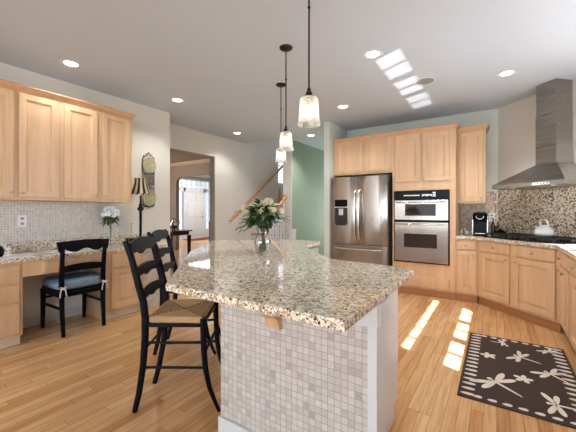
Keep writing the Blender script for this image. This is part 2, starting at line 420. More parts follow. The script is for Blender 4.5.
struct(MB().box(XD-.143, XD-.0, 4.478, 4.4895, 0, 2.355).build('trim_1', TAUPE), 'taupe jamb of the dining room opening')
struct(MB().box(XD-.141, XD-.0, 3.301, 4.478, 2.35, 2.359).build('trim_2', TAUPE), 'taupe head of the dining room opening')
j.bm.free()
struct(MB().box(-5.2, -3.4, 9.6, 9.7, 0, 5.4).build('wall_stair_back', WALL))
struct(MB().box(-3.886, -3.80, 5.69, 9.6, 0, CZ+2.6).build('wall_stair_side', WALL), 'cream end of the wall beside the stairs')
struct(MB().box(-3.80, -3.665, 5.69, 9.0, 0, CZ).build('wall_green', GREEN, mats=[GREEN]), 'sage green hallway wall')
struct(MB().box(-3.886, -3.662, 5.675, 5.69, 0, CZ).build('trim_3', WALL), 'cream corner face of the stair wall')
struct(MB().box(-3.665, -2.385, 9.0, 9.1, 0, CZ).build('wall_hall_end', GREEN))
struct(MB().box(-2.485, -2.385, 4.88, 9.0, 0, CZ).build('wall_fridge_side', WALLG), 'pale wall end beside the refrigerator')
struct(MB().box(-2.385, .02+.0, 5.643, 5.76, 0, CZ).build('wall_back', WALLG), 'pale grey-green wall above the cabinets')
# diagonal wall: plane x + y = 5.663
dm = MB(); dm.prism([(.02, 5.643), (1.16, 4.503), (1.26, 4.603), (.12, 5.76), (.02, 5.76)], 0, CZ)
struct(dm.build('wall_range', WALL), 'cream diagonal wall behind the range hood')
w = MB(); WY = [(2.18, 2.76), (2.88, 3.37), (3.48, 4.03)]
T = XR + .12
w.box(XR, T, YB, -4.9, 0, CZ); w.box(XR, T, -4.9, -2.5, 0, .4); w.box(XR, T, -4.9, -2.5, 2.45, CZ)
w.box(XR, T, -2.5, 2.14, 0, CZ); w.box(XR, T, 2.14, 4.07, 0, 1.13); w.box(XR, T, 2.14, 4.07, 2.4, CZ); w.box(XR, T, 4.07, 4.503, 0, CZ)
struct(w.build('wall_right', WALL))
struct(MB().box(2.0, 2.05, -1, 6, .83, 1.80).build('beam_cut_board', TRIM), 'unseen board added outside the right window to cut the upward sun')  # unseen board added only to cut the upward sun on the ceiling
w = MB(); w.box(XD, -3.9, YB-.12, YB, 0, CZ); w.box(.7, XR+.12, YB-.12, YB, 0, CZ); w.box(-3.9, .7, YB-.12, YB, 0, .3); w.box(-3.9, .7, YB-.12, YB, 2.6, CZ)
struct(w.build('wall_rear', WALL))
# windows
def window(name, rects, plane, at, bars, depth=.06):
    """rects of panes (a0, a1, z0, z1) in the wall plane; bars = frame members"""
    f = MB()
    for a0, a1, z0, z1 in bars:
        if plane == 'x': f.box(at, at+depth, a0, a1, z0, z1, .004)
        else: f.box(a0, a1, at, at+depth, z0, z1, .004)
    fr = struct(f.build(name, TRIM))
    g = MB()
    for a0, a1, z0, z1 in rects:
        if plane == 'x': g.box(at+depth*.45, at+depth*.5, a0, a1, z0, z1)
        else: g.box(a0, a1, at+depth*.45, at+depth*.5, z0, z1)
    gl = g.build('pane', WINGLASS, fr)
    return fr
bars = [(2.14, 4.07, 1.13, 1.17), (2.14, 4.07, 1.91, 2.21), (2.14, 4.07, 2.36, 2.4), (2.14, 2.18, 1.17, 2.36), (4.03, 4.07, 1.17, 2.36), (2.76, 2.88, 1.17, 1.91), (3.37, 3.48, 1.17, 1.91)]
for a, b in WY: bars.append(((a+b)/2-.011, (a+b)/2+.011, 1.17, 1.91))
for k in range(1, 6): bars.append((2.18+k*.308-.011, 2.18+k*.308+.011, 2.21, 2.36))
window('window_1', [(2.16, 4.05, 1.15, 2.38)], 'x', XR+.03, bars)
bars = [(-4.9, -4.84, .4, 2.45), (-2.56, -2.5, .4, 2.45), (-4.84, -2.56, .4, .46), (-4.84, -2.56, 2.39, 2.45), (-3.73, -3.67, .46, 2.39), (-4.84, -3.73, 1.4, 1.43), (-3.67, -2.56, 1.4, 1.43)]
window('window_2', [(-4.87, -2.53, .43, 2.42)], 'x', XR+.03, bars)
bars = [(-3.9, -3.83, .3, 2.6), (.63, .7, .3, 2.6), (-3.83, .63, .3, .37), (-3.83, .63, 2.53, 2.6)] + [(x-.04, x+.04, .37, 2.53) for x in (-2.72, -1.6, -.48)] + [(a, b, 1.45, 1.48) for a, b in ((-3.83, -2.76), (-2.68, -1.64), (-1.56, -.52), (-.44, .63))]
window('window_3', [(-3.85, .65, .35, 2.55)], 'y', YB-.09, bars)
bars = [(6.70, 6.75, 1.95, 2.95), (7.45, 7.5, 1.95, 2.95), (6.75, 7.45, 1.95, 2.0), (6.75, 7.45, 2.9, 2.95), (6.75, 7.45, 2.44, 2.47), (7.09, 7.11, 2.0, 2.9)]
w4 = window('window_4', [(6.72, 7.48, 1.97, 2.93)], 'x', XD-.1, bars)
for k_ in bpy.data.objects:
    if k_.parent == w4: k_.data.materials[0] = emit('daylit_pane', (.86, .93, 1), 1.1)
# dining room and entry beyond the opening
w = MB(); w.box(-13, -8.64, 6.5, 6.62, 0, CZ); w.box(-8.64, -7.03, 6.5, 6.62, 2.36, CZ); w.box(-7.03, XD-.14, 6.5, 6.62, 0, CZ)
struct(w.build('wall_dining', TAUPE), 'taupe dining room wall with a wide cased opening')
w = MB()
for x, s_ in ((-8.64, 1), (-7.03, -1)):
    w.prism([(x, 2.36)] + [(x + s_*.22*(1-math.cos(a)), 2.36-.22*(1-math.sin(a))) for a in [k*math.pi/12 for k in range(0, 7)]], 6.505, 6.615, M=Matrix(((1,0,0,0),(0,0,1,0),(0,1,0,0),(0,0,0,1))))
struct(w.build('trim_4', TAUPE), 'rounded upper corners of the foyer opening')
c = MB(); c.prism([(0, 0), (.10, .0), (.085, -.03), (.03, -.085), (0, -.10)], XD-.14, -12, M=Matrix(((0,0,1,0),(-1,0,0,6.5),(0,1,0,CZ),(0,0,0,1))))
struct(c.build('trim_5', plain('taupe_crown', srgb(196, 182, 168), .5)), 'crown moulding of the dining room')
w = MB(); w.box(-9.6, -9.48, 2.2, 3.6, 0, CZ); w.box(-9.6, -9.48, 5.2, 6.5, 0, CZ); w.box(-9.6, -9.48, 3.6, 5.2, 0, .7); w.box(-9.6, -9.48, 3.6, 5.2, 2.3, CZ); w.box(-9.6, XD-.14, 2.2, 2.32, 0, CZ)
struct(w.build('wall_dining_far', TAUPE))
WF = WALLG
w = MB(); X0 = -11.4
w.box(X0-.15, X0, 6.62, 8.55, 0, CZ); w.box(X0-.15, X0, 10.58, 12, 0, CZ); w.box(X0-.15, X0, 8.55, 10.58, 2.68, CZ)
w.box(X0, -5.3, 11.9, 12, 0, CZ); w.box(-5.42, -5.3, 6.62, 11.9, 0, CZ)
struct(w.build('wall_foyer', WF), 'pale foyer wall around the front door')
f = MB()
for y0, y1, z0, z1 in ((8.55, 8.62, 0, 2.68), (8.95, 9.05, 0, 2.3), (10.1, 10.2, 0, 2.3), (10.5, 10.58, 0, 2.68), (8.62, 10.5, 2.12, 2.28), (8.62, 10.5, 2.62, 2.68), (8.62, 8.95, 0, .42), (10.2, 10.5, 0, .42)): f.box(X0-.12, X0+.03, y0, y1, z0, z1)
for k in range(1, 5):
    z = .42 + k*.34; f.box(X0-.06, X0-.03, 8.62, 8.95, z-.01, z+.01); f.box(X0-.06, X0-.03, 10.2, 10.5, z-.01, z+.01)
for k in range(1, 7): f.box(X0-.06, X0-.03, 8.62+k*.268-.008, 8.62+k*.268+.008, 2.28, 2.62)
f.box(X0-.06, X0-.03, 8.62, 10.5, 2.44, 2.455)
wf = struct(f.build('window_5', TRIM), 'white sidelights and transom around the front door')
g = MB(); g.box(X0-.08, X0-.075, 8.6, 8.97, .4, 2.14); g.box(X0-.08, X0-.075, 10.18, 10.52, .4, 2.14); g.box(X0-.08, X0-.075, 8.6, 10.52, 2.26, 2.64)
g.build('pane', WINGLASS, wf)
def panel(mb, x0, x1, z0, z1, y, t, sunk, inset=.012):
    """one recessed or raised panel on a slab face at y (front is -y)"""
    pass
d = MB(); d.box(X0-.04, X0, 9.05, 10.1, .02, 2.12)
for (a, b_) in ((9.17, 9.52), (9.63, 9.98)):
    for z0, z1 in ((.2, .85), (1.0, 1.62), (1.74, 2.0)):
        d.box(X0, X0+.012, a, b_, z0, z1, .01)
dr = struct(d.build('door_1', TRIM), 'white six-panel front door at the end of the foyer')
MB().lathe([(.012, 0), (.012, .03), (.03, .045), (.03, .075), (.0, .085)], n=12, cap1=False, M=Matrix.Translation((X0, 10.0, 1.0)) @ Matrix.Rotation(R(90), 4, 'Y')).build('door_handle', NICKEL, dr)
MB().lathe([(.03, 0), (.03, .02), (.0, .025)], n=12, cap1=False, M=Matrix.Translation((X0, 10.0, 1.18)) @ Matrix.Rotation(R(90), 4, 'Y')).build('door_lock', NICKEL, dr)
for z in (.3, 1.1, 1.9): MB().box(X0, X0+.015, 9.05, 9.08, z-.05, z+.05).build('hinge', NICKEL, dr)
tag(MB().box(X0+.05, X0+.75, 8.9, 10.5, .001, .02, .005).build('doormat', MAT_R), 'reddish brown doormat inside the white front door', 'doormat')
# baseboards
struct(MB().box(XD, XD+.014, 4.5, 4.85, 0, .11, .003).build('baseboard_hall', TRIM))
struct(MB().box(-3.665, -3.64, 5.72, 6.86, 0, .36, .004).build('trim_6', TRIM), 'white boarding low on the green hallway wall')
struct(MB().box(XL, XL+.014, 1.11, 1.85, 0, .11, .003).build('baseboard_left', TRIM))
struct(MB().box(XL, XL+.012, 1.10, 1.855, .11, .79).build('trim_7', plain('knee_space_paint', srgb(244, 247, 252), .5)), 'pale panel behind the desk knee space')

# ------------------------------------------------------------------ cabinet parts (local: x along the run, front faces -y, z up)
def shaker(parent, name, x0, x1, z0, z1, y=0., t=.02, rail=.058, mat=None, raised=False, arch=False):
    """framed door: outer slab with an inset field and a moulded step"""
    m = MB(); mat = mat or MAPLE
    loops = [(0, 0.004), (.004, 0.0), (rail, 0.0), (rail+.003, .009), (rail+.012, .010), (rail+.014, .014)]
    if raised: loops += [(rail+.022, .014), (rail+.045, .004)]
    def rect(i, dy): return m.ring([(x0+i, y-t+dy, z0+i), (x1-i, y-t+dy, z0+i), (x1-i, y-t+dy, z1-i), (x0+i, y-t+dy, z1-i)])
    g_ = .009
    back = m.ring([(x0+g_, y+.0, z0+g_), (x1-g_, y, z0+g_), (x1-g_, y, z1-g_), (x0+g_, y, z1-g_)])
    m.face(back); lip = m.ring([(x0+g_, y-.008, z0+g_), (x1-g_, y-.008, z0+g_), (x1-g_, y-.008, z1-g_), (x0+g_, y-.008, z1-g_)]); m.bridge(back, lip); prev = lip
    lip2 = m.ring([(x0, y-.008, z0), (x1, y-.008, z0), (x1, y-.008, z1), (x0, y-.008, z1)]); m.bridge(prev, lip2); prev = lip2
    for i, dy in loops:
        r = rect(i, dy); m.bridge(prev, r); prev = r
    m.face(prev)
    return m.build(name, mat, parent)
def slab(parent, name, x0, x1, z0, z1, y=0., t=.02):
    m = MB()
    back = m.ring([(x0, y, z0), (x1, y, z0), (x1, y, z1), (x0, y, z1)]); m.face(back); prev = back
    for i, dy in ((0, .006), (.006, .001), (.012, 0), (.016, .002), (.02, 0)):
        r = m.ring([(x0+i, y-t+dy, z0+i), (x1-i, y-t+dy, z0+i), (x1-i, y-t+dy, z1-i), (x0+i, y-t+dy, z1-i)]); m.bridge(prev, r); prev = r
    m.face(prev)
    return m.build(name, MAPLE, parent)
KNOBM = None
def knob(parent, x, z, y=-.02, s=1.):
    return MB().lathe([(.006*s, 0), (.005*s, .012*s), (.013*s, .018*s), (.015*s, .024*s), (.010*s, .03*s), (.0015*s, .032*s)], n=12, M=Matrix.Translation((x, y, z)) @ Matrix.Rotation(R(90), 4, 'X')).build('knob', NICKEL, parent, smooth=40)
def crown(parent, x0, x1, y, z, left=None, right=None, h=.065, out=.045):
    """crown moulding along the front, with returns of given depth"""
    m = MB()
    prof = [(0, 0), (.006, 0), (.012, .012), (.03, .034), (.038, .05), (out, .054), (out, h)]
    path = []
    l = 1 if left else 0; r = 1 if right else 0
    rows = []
    for o_, hz in prof + [(0, h)]:
        pts = []
        if left: pts.append((x0-o_, y+left, z+hz))
        pts.append((x0-o_*l, y-o_, z+hz)); pts.append((x1+o_*r, y-o_, z+hz))
        if right: pts.append((x1+o_, y+right, z+hz))
        rows.append(m.ring(pts))
    rows.append(rows[0])
    for a, b in zip(rows, rows[1:]):
        for i in range(len(a)-1): m.face([a[i], a[i+1], b[i+1], b[i]])
    m.face([q[0] for q in rows[:-1]]); m.face([q[-1] for q in reversed(rows[:-1])])
    return m.build('crown_moulding', MAPLEX, parent)

# ---- left upper cabinets
H = math.pi/2
def to_left(y): return y  # local x equals world y for things turned by +90 degrees
def left_upper(label, y0, y1, doors, end=None):
    t = thing('wall_cabinet', label, 'cabinet', (-3.90, y0, 1.372), H, 'upper cabinets over the desk counter')
    m = MB(); m.box(0, y1-y0, 0, .345, 0, 1.07); m.build('body', MAPLE, t)
    for a, b, side in doors:
        dd = shaker(t, 'door', a-y0, b-y0, .028, 1.052, 0)
        knob(dd, (b-y0-.028) if side > 0 else (a-y0+.028), .028+.045)
    m = MB(); m.box(0, y1-y0, .004, .02, -.0, -.0+.001)
    m.bm.free()
    crown(t, 0, y1-y0-(.0 if end else 0), 0, 1.06, None, end)
    return t
left_upper('maple wall cabinet cut by the left edge of the view', .33, .605, [(.35, .585, 1)])
left_upper('maple two-door wall cabinet over the desk, nearer the camera', .607, 1.474, [(.66, 1.075, 1), (1.115, 1.443, -1)])
left_upper('maple two-door wall cabinet over the desk, beside the striped lamp', 1.476, 2.262, [(1.503, 1.842, 1), (1.898, 2.235, -1)], end=.345)
# ---- left base cabinets (front plane x = -3.72)
def left_base(label, y0, y1, fronts, kick=.10):
    t = thing('base_cabinet', label, 'cabinet', (-3.72, y0, 0), H, 'base cabinets under the desk counter')
    m = MB(); m.box(0, y1-y0, 0, .515, kick, .788); m.box(0, y1-y0, .075, .515, 0, kick); m.build('body', MAPLE, t)
    MB().box(.0, y1-y0, .062, .0745, 0.001, kick-.002).build('toe_kick', plain('pale_toe_kick', srgb(214, 196, 172), .5) if 'pale_toe_kick' not in MATS else MATS['pale_toe_kick'], t)
    for kind, a, b, z0, z1, kx, kz in fronts:
        p = shaker(t, 'door', a-y0, b-y0, z0, z1, 0, raised=True) if kind == 'door' else slab(t, 'drawer', a-y0, b-y0, z0, z1)
        knob(p, kx-y0, kz)
    return t
left_base('maple drawer stack left of the desk chair', .55, 1.095, [('drawer', .6, 1.072, .60, .755, .8, .68), ('drawer', .6, 1.072, .42, .58, .8, .5), ('drawer', .6, 1.072, .125, .40, .8, .26)])
left_base('maple cabinet right of the desk chair with drawer over door', 1.857, 2.30, [('drawer', 1.912, 2.27, .60, .755, 2.09, .68), ('door', 1.912, 2.27, .125, .58, 2.24, .54)])
m = MB(); m.prism([(-4.248, 2.302), (-3.745, 2.302), (-3.745, 2.61), (-4.2, 2.93), (-4.248, 2.93)], .001, .789)
tag(m.build('tiled_end_wall', tiles('beige_end_mosaic', .0265, (.35, .94, 0), [(0, srgb(170, 160, 146)), (.5, srgb(204, 194, 180)), (1, srgb(186, 174, 158))], srgb(176, 166, 152), .06, .4)), 'low mosaic-faced wall carrying the desk counter behind the stools', 'half wall')
t = thing('desk_apron', 'maple rail and pencil drawer bridging the desk knee space', 'desk drawer', (-3.72, 1.097, 0), H)
MB().box(0, .758, 0, .02, .640, .788).box(0, .758, .02, .5, .772, .788).build('rail', MAPLE, t)
dd = slab(t, 'drawer', .15, .70, .655, .765); knob(dd, .42, .71)
m = MB(); m.prism([(-4.248, .50), (-3.685, .50), (-3.685, 2.63), (-4.22, 3.0), (-4.248, 3.0)], .79, .828, .006)
tag(m.build('desk_countertop', GRAN), 'speckled granite desk countertop along the left wall', 'countertop')
tag(MB().box(-4.248, -4.226, .50, 3.0, .8285, .93, .003).build('granite_upstand', GRAN), 'low granite strip along the wall behind the desk counter', 'backsplash')
tag(MB().box(-4.2485, -4.238, .50, 2.30, .931, 1.371).build('mosaic_backsplash', TILE_L), 'pale grey small-square mosaic above the desk counter', 'backsplash')
def outlet(label, loc, rz, wdt=.078, ht=.122):
    t = thing('wall_outlet', label, 'outlet', loc, rz)
    MB().box(-wdt/2, wdt/2, -.006, 0, -ht/2, ht/2, .003).build('cover_plate', PLATEW, t)
    for z in (-.027, .027): MB().prism([(.017*math.cos(a*math.pi/8), .015*math.sin(a*math.pi/8)) for a in range(16)], 0, .003, M=Matrix.Translation((0, -.006, z)) @ Matrix.Rotation(R(90), 4, 'X')).build('socket', plain('socket_grey', srgb(150, 150, 156), .4) if 'socket_grey' not in MATS else MATS['socket_grey'], t)
    return t
outlet('white double outlet on the grey mosaic above the desk', (-4.2375, 1.243, 1.155), H)

# ---- fridge wall
t = thing('refrigerator_cabinet', 'maple two-door cabinet directly over the refrigerator', 'cabinet', (-2.372, 5.045, 1.87), 0, 'tall maple cabinets of the oven wall')
m = MB(); m.box(0, 1.005, 0, .59, 0, .57); m.build('body', MAPLE, t)
for a, b, k in ((-2.315, -1.865, 1), (-1.805, -1.40, -1)):
    dd = shaker(t, 'door', a+2.372, b+2.372, .03, .545)
    knob(dd, (b if k > 0 else a)+2.372-k*.028, .07)
crown(t, 0, 1.005, 0, .562, None, None)
t = thing('oven_cabinet', 'tall maple cabinet that houses the double oven', 'cabinet', (-1.364, 5.03, 0), 0, 'tall maple cabinets of the oven wall')
m = MB(); Wd = .879
m.box(0, .026, 0, .6, .1, 2.44); m.box(Wd-.072, Wd, 0, .6, .1, 2.44); m.box(.026, Wd-.072, 0, .6, 1.572, 2.44); m.box(.026, Wd-.072, 0, .6, .1, .478); m.box(.026, Wd-.072, .5, .6, .478, 1.572)
m.build('body', MAPLE, t)
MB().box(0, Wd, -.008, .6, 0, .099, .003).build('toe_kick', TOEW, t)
dd = shaker(t, 'door', .052, .415, 1.705, 2.405); knob(dd, .39, 1.75)
dd = shaker(t, 'door', .442, .80, 1.705, 2.405); knob(dd, .468, 1.75)
dd = slab(t, 'drawer', .06, .80, .125, .285); knob(dd, .43, .205)
crown(t, 0, Wd, 0, 2.432, None, .225)
# wall cabinet right of the oven
t = thing('wall_cabinet', 'narrow maple wall cabinet above the coffee maker', 'cabinet', (-.482, 5.31, 1.372), 0)
MB().box(0, .35, 0, .33, 0, 1.07).build('body', MAPLE, t)
dd = shaker(t, 'door', .025, .325, .025, 1.045); knob(dd, .295, .07)
crown(t, 0, .35, 0, 1.06, None, .33)
t = thing('base_cabinet', 'narrow maple base cabinet below the coffee maker', 'cabinet', (-.482, 5.02, 0), 0, 'base cabinets of the range run')
MB().box(0, .262, 0, .6, .1, .874).box(0, .262, .02, .6, 0, .1).build('body', MAPLE, t)
MB().box(0, .262, .0, .018, .001, .098).build('toe_kick', TOEW, t)
dd = slab(t, 'drawer', .02, .245, .725, .855); knob(dd, .13, .79)
dd = shaker(t, 'door', .02, .245, .125, .705, raised=True); knob(dd, .222, .66)
# diagonal cabinet: local origin at the corner (-.218, 5.018), x towards (1,-1)
DR = -math.pi/4
LX = 1.085
t = thing('range_base_cabinet', 'diagonal maple base cabinet under the gas cooktop', 'cabinet', (-.218, 5.018, 0), DR, 'base cabinets of the range run')
m = MB(); m.prism([(.001, 0), (LX-.001, 0), (LX-.001, .4), (LX-.3, .58), (.25, .58), (.001, .4)], .1, .874); m.prism([(.03, .03), (LX-.03, .03), (LX-.03, .35), (LX-.3, .55), (.25, .55), (.03, .35)], 0, .1)
m.build('body', MAPLE, t)
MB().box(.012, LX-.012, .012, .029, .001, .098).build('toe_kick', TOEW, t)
for a, b, k in ((.06, .50, 1), (.565, 1.04, -1)):
    dd = slab(t, 'drawer', a, b, .725, .855); knob(dd, (a+b)/2, .79)
    dd = shaker(t, 'door', a, b, .125, .705, raised=True); knob(dd, b-.03 if k > 0 else a+.03, .665)
# right run
t = thing('right_base_cabinet', 'maple base cabinet run along the right edge below the white glare slab', 'cabinet', (.552, 4.247, 0), -H, 'base cabinets of the range run')
m = MB(); m.box(.0, 2.7, 0, .6, .1, .874); m.box(.0, 2.7, .05, .6, 0, .1); m.build('body', MAPLE, t)
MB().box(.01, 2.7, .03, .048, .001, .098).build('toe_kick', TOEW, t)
xs = [.05, .50, 1.12, 1.74, 2.36]
dd = slab(t, 'drawer', .05, .50, .725, .855); knob(dd, .14, .79)
for a, b, k in ((.05, .265, -1), (.285, .50, -1)):
    dd = shaker(t, 'door', a, b, .125, .705, raised=True); knob(dd, a+.03, .665)
for a in (.55, 1.1, 1.65, 2.2):
    dd = slab(t, 'drawer', a, a+.47, .725, .855); knob(dd, a+.235, .79)
    dd = shaker(t, 'door', a, a+.47, .125, .705, raised=True); knob(dd, a+.44, .665)
# right countertop with a cutout for the white glare slab, made of two pieces in one mesh
m = MB()
m.prism([(-.484, 4.985), (-.232, 4.985), (.517, 4.236), (.517, 1.55), (.60, 1.55), (.60, 3.42), (.60, 4.16), (1.05, 4.16), (1.05, 3.42), (.60, 3.42), (.60, 1.55), (1.157, 1.55), (1.157, 4.50), (.017, 5.64), (-.484, 5.64)][:0] or [(-.484, 4.985), (-.232, 4.985), (.517, 4.236), (.517, 4.17), (1.157, 4.17), (1.157, 4.50), (.017, 5.64), (-.484, 5.64)], .8755, .914, .005)
m.box(.517, .60, 3.40, 4.17, .8755, .914); m.box(1.05, 1.157, 3.40, 4.17, .8755, .914); m.box(.517, 1.157, 1.55, 3.40, .8755, .914, .003)
tag(m.build('range_countertop', GRAN), 'speckled granite countertop turning the corner under the coffee maker and kettle', 'countertop')
t = thing('sun_glare_slab', 'white slab standing in for sun glare on the granite at the right edge', 'glare stand-in', (.825, 3.785, .914), 0)  # white colour stands in for sun glare on the counter
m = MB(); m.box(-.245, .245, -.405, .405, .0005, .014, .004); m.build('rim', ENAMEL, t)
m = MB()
m.box(-.205, .205, -.365, .365, -.0375, .0003); m.build('slab_base', ENAMEL, t)
# backsplashes
tag(MB().box(-.484, -.128, 5.631, 5.6425, .9145, 1.371).build('tan_backsplash', TILE_B), 'tan stone mosaic behind the coffee maker', 'backsplash')
m = MB(); m.box(-.1275, .0, 5.631, 5.6425, .9145, 1.50)
bd = tag(m.build('tan_backsplash', TILE_B), 'tan stone mosaic strip between wall cabinet and brown range mosaic', 'backsplash')
m = MB(); m.box(-.1275, .012, 5.6255, 5.6305, 1.50, 1.555); m.box(-.045, .012, 5.6255, 5.6305, .9145, 1.50)
m.box(-.1275, .012, 5.631, 5.6425, 1.50, 1.555)
m.build('border', TILE_R, bd)
m = MB(); m.prism([(.025, 5.6365), (1.150, 4.5115), (1.143, 4.504), (.018, 5.629)], .9145, 1.60)
tag(m.build('range_backsplash', TILE_S), 'brown and gold glass mosaic behind the cooktop', 'backsplash')
outlet('white outlet on the tan tile beside the coffee maker', (-.062, 5.6250, 1.17), 0)

# ---- refrigerator
t = thing('refrigerator', 'stainless french-door refrigerator with ice dispenser', 'refrigerator', (-2.368, 4.885, 0), 0)
fw = .965
m = MB(); m.box(.005, fw-.005, .07, .74, .02, 1.825, .004); m.box(.03, .15, .1, .2, 1.825, 1.845); m.box(fw-.15, fw-.03, .1, .2, 1.825, 1.845); m.build('body', plain('dark_grey_case', srgb(74, 72, 72), .4), t)
def fdoor(name, x0, x1, z0, z1):
    m = MB(); pts = []
    n = 10
    for i in range(n+1):
        u = i/n; x = x0+(x1-x0)*u; bow = .012*(1-(2*u-1)**2)
        pts.append((x, .012-bow))
    poly = [(x0, .066)] + [(x0, .02)] + pts[1:-1] + [(x1, .02), (x1, .066)]
    m.prism(list(reversed(poly)) if False else [(p[0], p[1]) for p in poly], z0, z1, .003)
    return m.build(name, STEEL, t, smooth=30)
dl = fdoor('left_door', .004, .483, .72, 1.822); drr = fdoor('right_door', .489, fw-.004, .72, 1.822); fz = fdoor('freezer_drawer', .004, fw-.004, .06, .71)
MB().box(.09, .31, -.008, .004, 1.335, 1.45, .004).build('control_panel', BLACKG, dl)
m = MB(); m.box(.09, .31, -.012, .004, 1.315, 1.334, .003); m.build('dispenser_trim', CHROME, dl)
m = MB(); m.box(.09, .11, -.008, .004, 1.04, 1.314); m.box(.29, .31, -.008, .004, 1.04, 1.314); m.box(.11, .29, -.008, .004, 1.02, 1.045); m.box(.11, .29, -.0035, .003, 1.045, 1.314); m.build('dispenser_recess', plain('dispenser_grey', srgb(34, 33, 36), .3), dl)
MB().box(.16, .24, -.016, -.004, 1.19, 1.30, .004).build('dispenser_spout', CHROME, dl)
def bow(parent, p0, p1, out, r=.015):
    p0, p1 = Vector(p0), Vector(p1); pts = []
    n = 14
    for i in range(n+1):
        u = i/n; k = min(1, min(u, 1-u)/.08); pts.append(p0.lerp(p1, u)+Vector((0, -out*(k*.8+.2*(1-(2*u-1)**2))*(1 if 0 < i < n else 0), 0)))
    return MB().sweep(pts, r, n=10, ref=(1, 0, 0) if abs((p1-p0).z) > .2 else (0, 0, 1)).build('handle', CHROME, parent, smooth=50)
bow(dl, (.452, .0, .80), (.452, .0, 1.60), .055); bow(drr, (.52, .0, .80), (.52, .0, 1.60), .055); bow(fz, (.10, .002, .645), (.865, .002, .645), .055)
# ---- double oven
t = thing('wall_oven', 'stainless and black microwave and oven combination built into maple', 'oven', (-1.336, 5.03, .48), 0)
ow = .776
m = MB(); m.box(0.001, ow-.034, .03, .49, .002, 1.085); m.box(-.0, ow, -.006, -.0005, .0, 1.088, .002); m.build('case', BLACKG, t)
pn = MB().box(.0, ow, -.022, -.0065, .955, 1.088, .003).build('control_panel', BLACKG, t)
disp = emit('display_digits', (.85, .9, .95), .35)
m = MB()
for k in range(9): m.box(.15+k*.026, .167+k*.026, -.0232, -.0222, 1.008, 1.024)
for k in range(7): m.box(.41+k*.02, .424+k*.02, -.0232, -.0222, 1.0+(k % 3)*.006, 1.03)
m.build('printed_legend', disp, pn)
for z in (.995, 1.02, 1.045): MB().box(.555, .595, -.0232, -.0222, z, z+.014).build('button', disp, pn)
def odoor(name, z0, z1, wx0, wx1, wz0, wz1, hz):
    m = MB(); m.box(.014, ow-.014, -.034, -.0065, z0, z1, .005)
    d_ = m.build(name, STEEL, t)
    MB().box(wx0, wx1, -.0365, -.0345, wz0, wz1, .0008).build('window', DKGLASS, d_)
    m = MB(); m.sweep([(.05, -.034, hz), (.05, -.075, hz), (.07, -.085, hz), (ow-.07, -.085, hz), (ow-.05, -.075, hz), (ow-.05, -.034, hz)], .012, n=10, ref=(0, 0, 1)); m.build('handle', BLACKG if False else CHROME, d_, smooth=50)
    return d_
odoor('microwave_door', .645, .945, .17, .60, .71, .885, .915)
odoor('oven_door', .02, .615, .155, .615, .235, .44, .585)

# ---- cooktop, hood
t = thing('gas_cooktop', 'black gas cooktop on the diagonal granite corner', 'cooktop', (.157+.195, 4.643+.195, .9145), DR)
MB().box(-.455, .455, -.26, .26, 0, .012, .004).build('base', BLACKG, t)
for cx, cy in ((-.3, -.12), (-.3, .12), (0, 0), (.3, -.12), (.3, .12)):
    b_ = MB().lathe([(.05, .0125), (.05, .022), (.035, .024), (.035, .032), (.0, .034)], (cx, cy, 0), n=16, cap1=False).build('burner', BLACKM, t, smooth=40)
for gx in (-.3, 0, .3):
    m = MB()
    for yy in (-.22, 0, .22): m.box(gx-.14, gx+.14, yy-.006, yy+.006, .038, .05, .002)
    for xx in (-.134, -.045, .045, .134): m.box(gx+xx-.006, gx+xx+.006, -.226, .226, .038, .05, .002)
    for xx in (-.134, .134):
        for yy in (-.22, .22): m.box(gx+xx-.007, gx+xx+.007, yy-.007, yy+.007, .0125, .038)
    m.build('grate', BLACKM, t)
for k in range(5): MB().lathe([(.018, .0125), (.016, .034), (.0, .036)], (-.16+k*.08, -.235, 0), n=12, cap1=False).build('knob', BLACKM, t, smooth=40)
t = thing('range_hood', 'stainless chimney range hood above the gas cooktop', 'range hood', (.274, 4.676, 1.550), DR)
hd = .70*1.0
# local: x along the wall, y into the wall; wall surface is at y = (5.663-4.95)/sqrt2 = .504
wy = .475
m = MB()
hw_ = .462; ch = .122; cx_ = .06
levels = [(-hw_, hw_, 0, wy, 0), (-hw_, hw_, 0, wy, .052), (-hw_+.02, hw_-.02, .015, wy, .062), (cx_-ch-.02, cx_+ch+.02, .225, wy, .262), (cx_-ch, cx_+ch, .235, wy, .275)]
prev = None
for x0, x1, y0, y1, z in levels:
    r = m.ring([(x0, y0, z), (x1, y0, z), (x1, y1, z), (x0, y1, z)])
    if prev: m.bridge(prev, r)
    else: first = r
    prev = r
m.face(prev); m.face(list(reversed(first)))
cn = m.build('canopy', STEELX, t)
m = MB(); m.box(cx_-ch, cx_+ch, .235, wy, .276, .86); lo = m.build('lower_chimney', STEELX, t)
m = MB(); m.box(cx_-ch+.004, cx_+ch-.004, .239, wy, .861, CZ-1.550-.003); m.build('upper_chimney', STEELX, t)
cp = MB().box(.10, .30, -.006, -.0005, .008, .038, .002).build('control_strip', CHROME, t)
for k in range(5): MB().lathe([(.008, 0), (.007, .004), (0, .005)], n=10, cap1=False, M=Matrix.Translation((.13+k*.035, -.006, .023)) @ Matrix.Rotation(R(90), 4, 'X')).build('button', BLACKM, cp)
for x in (-.25, .25): MB().lathe([(.04, -.004), (.04, -.0005)], (x, .1, 0), n=16).build('hood_light', CHROME, t)
m = MB()
for x0 in (-.4, .01): m.box(x0, x0+.39, .16, .44, -.006, -.0008)
m.build('filter', NICKEL, t)

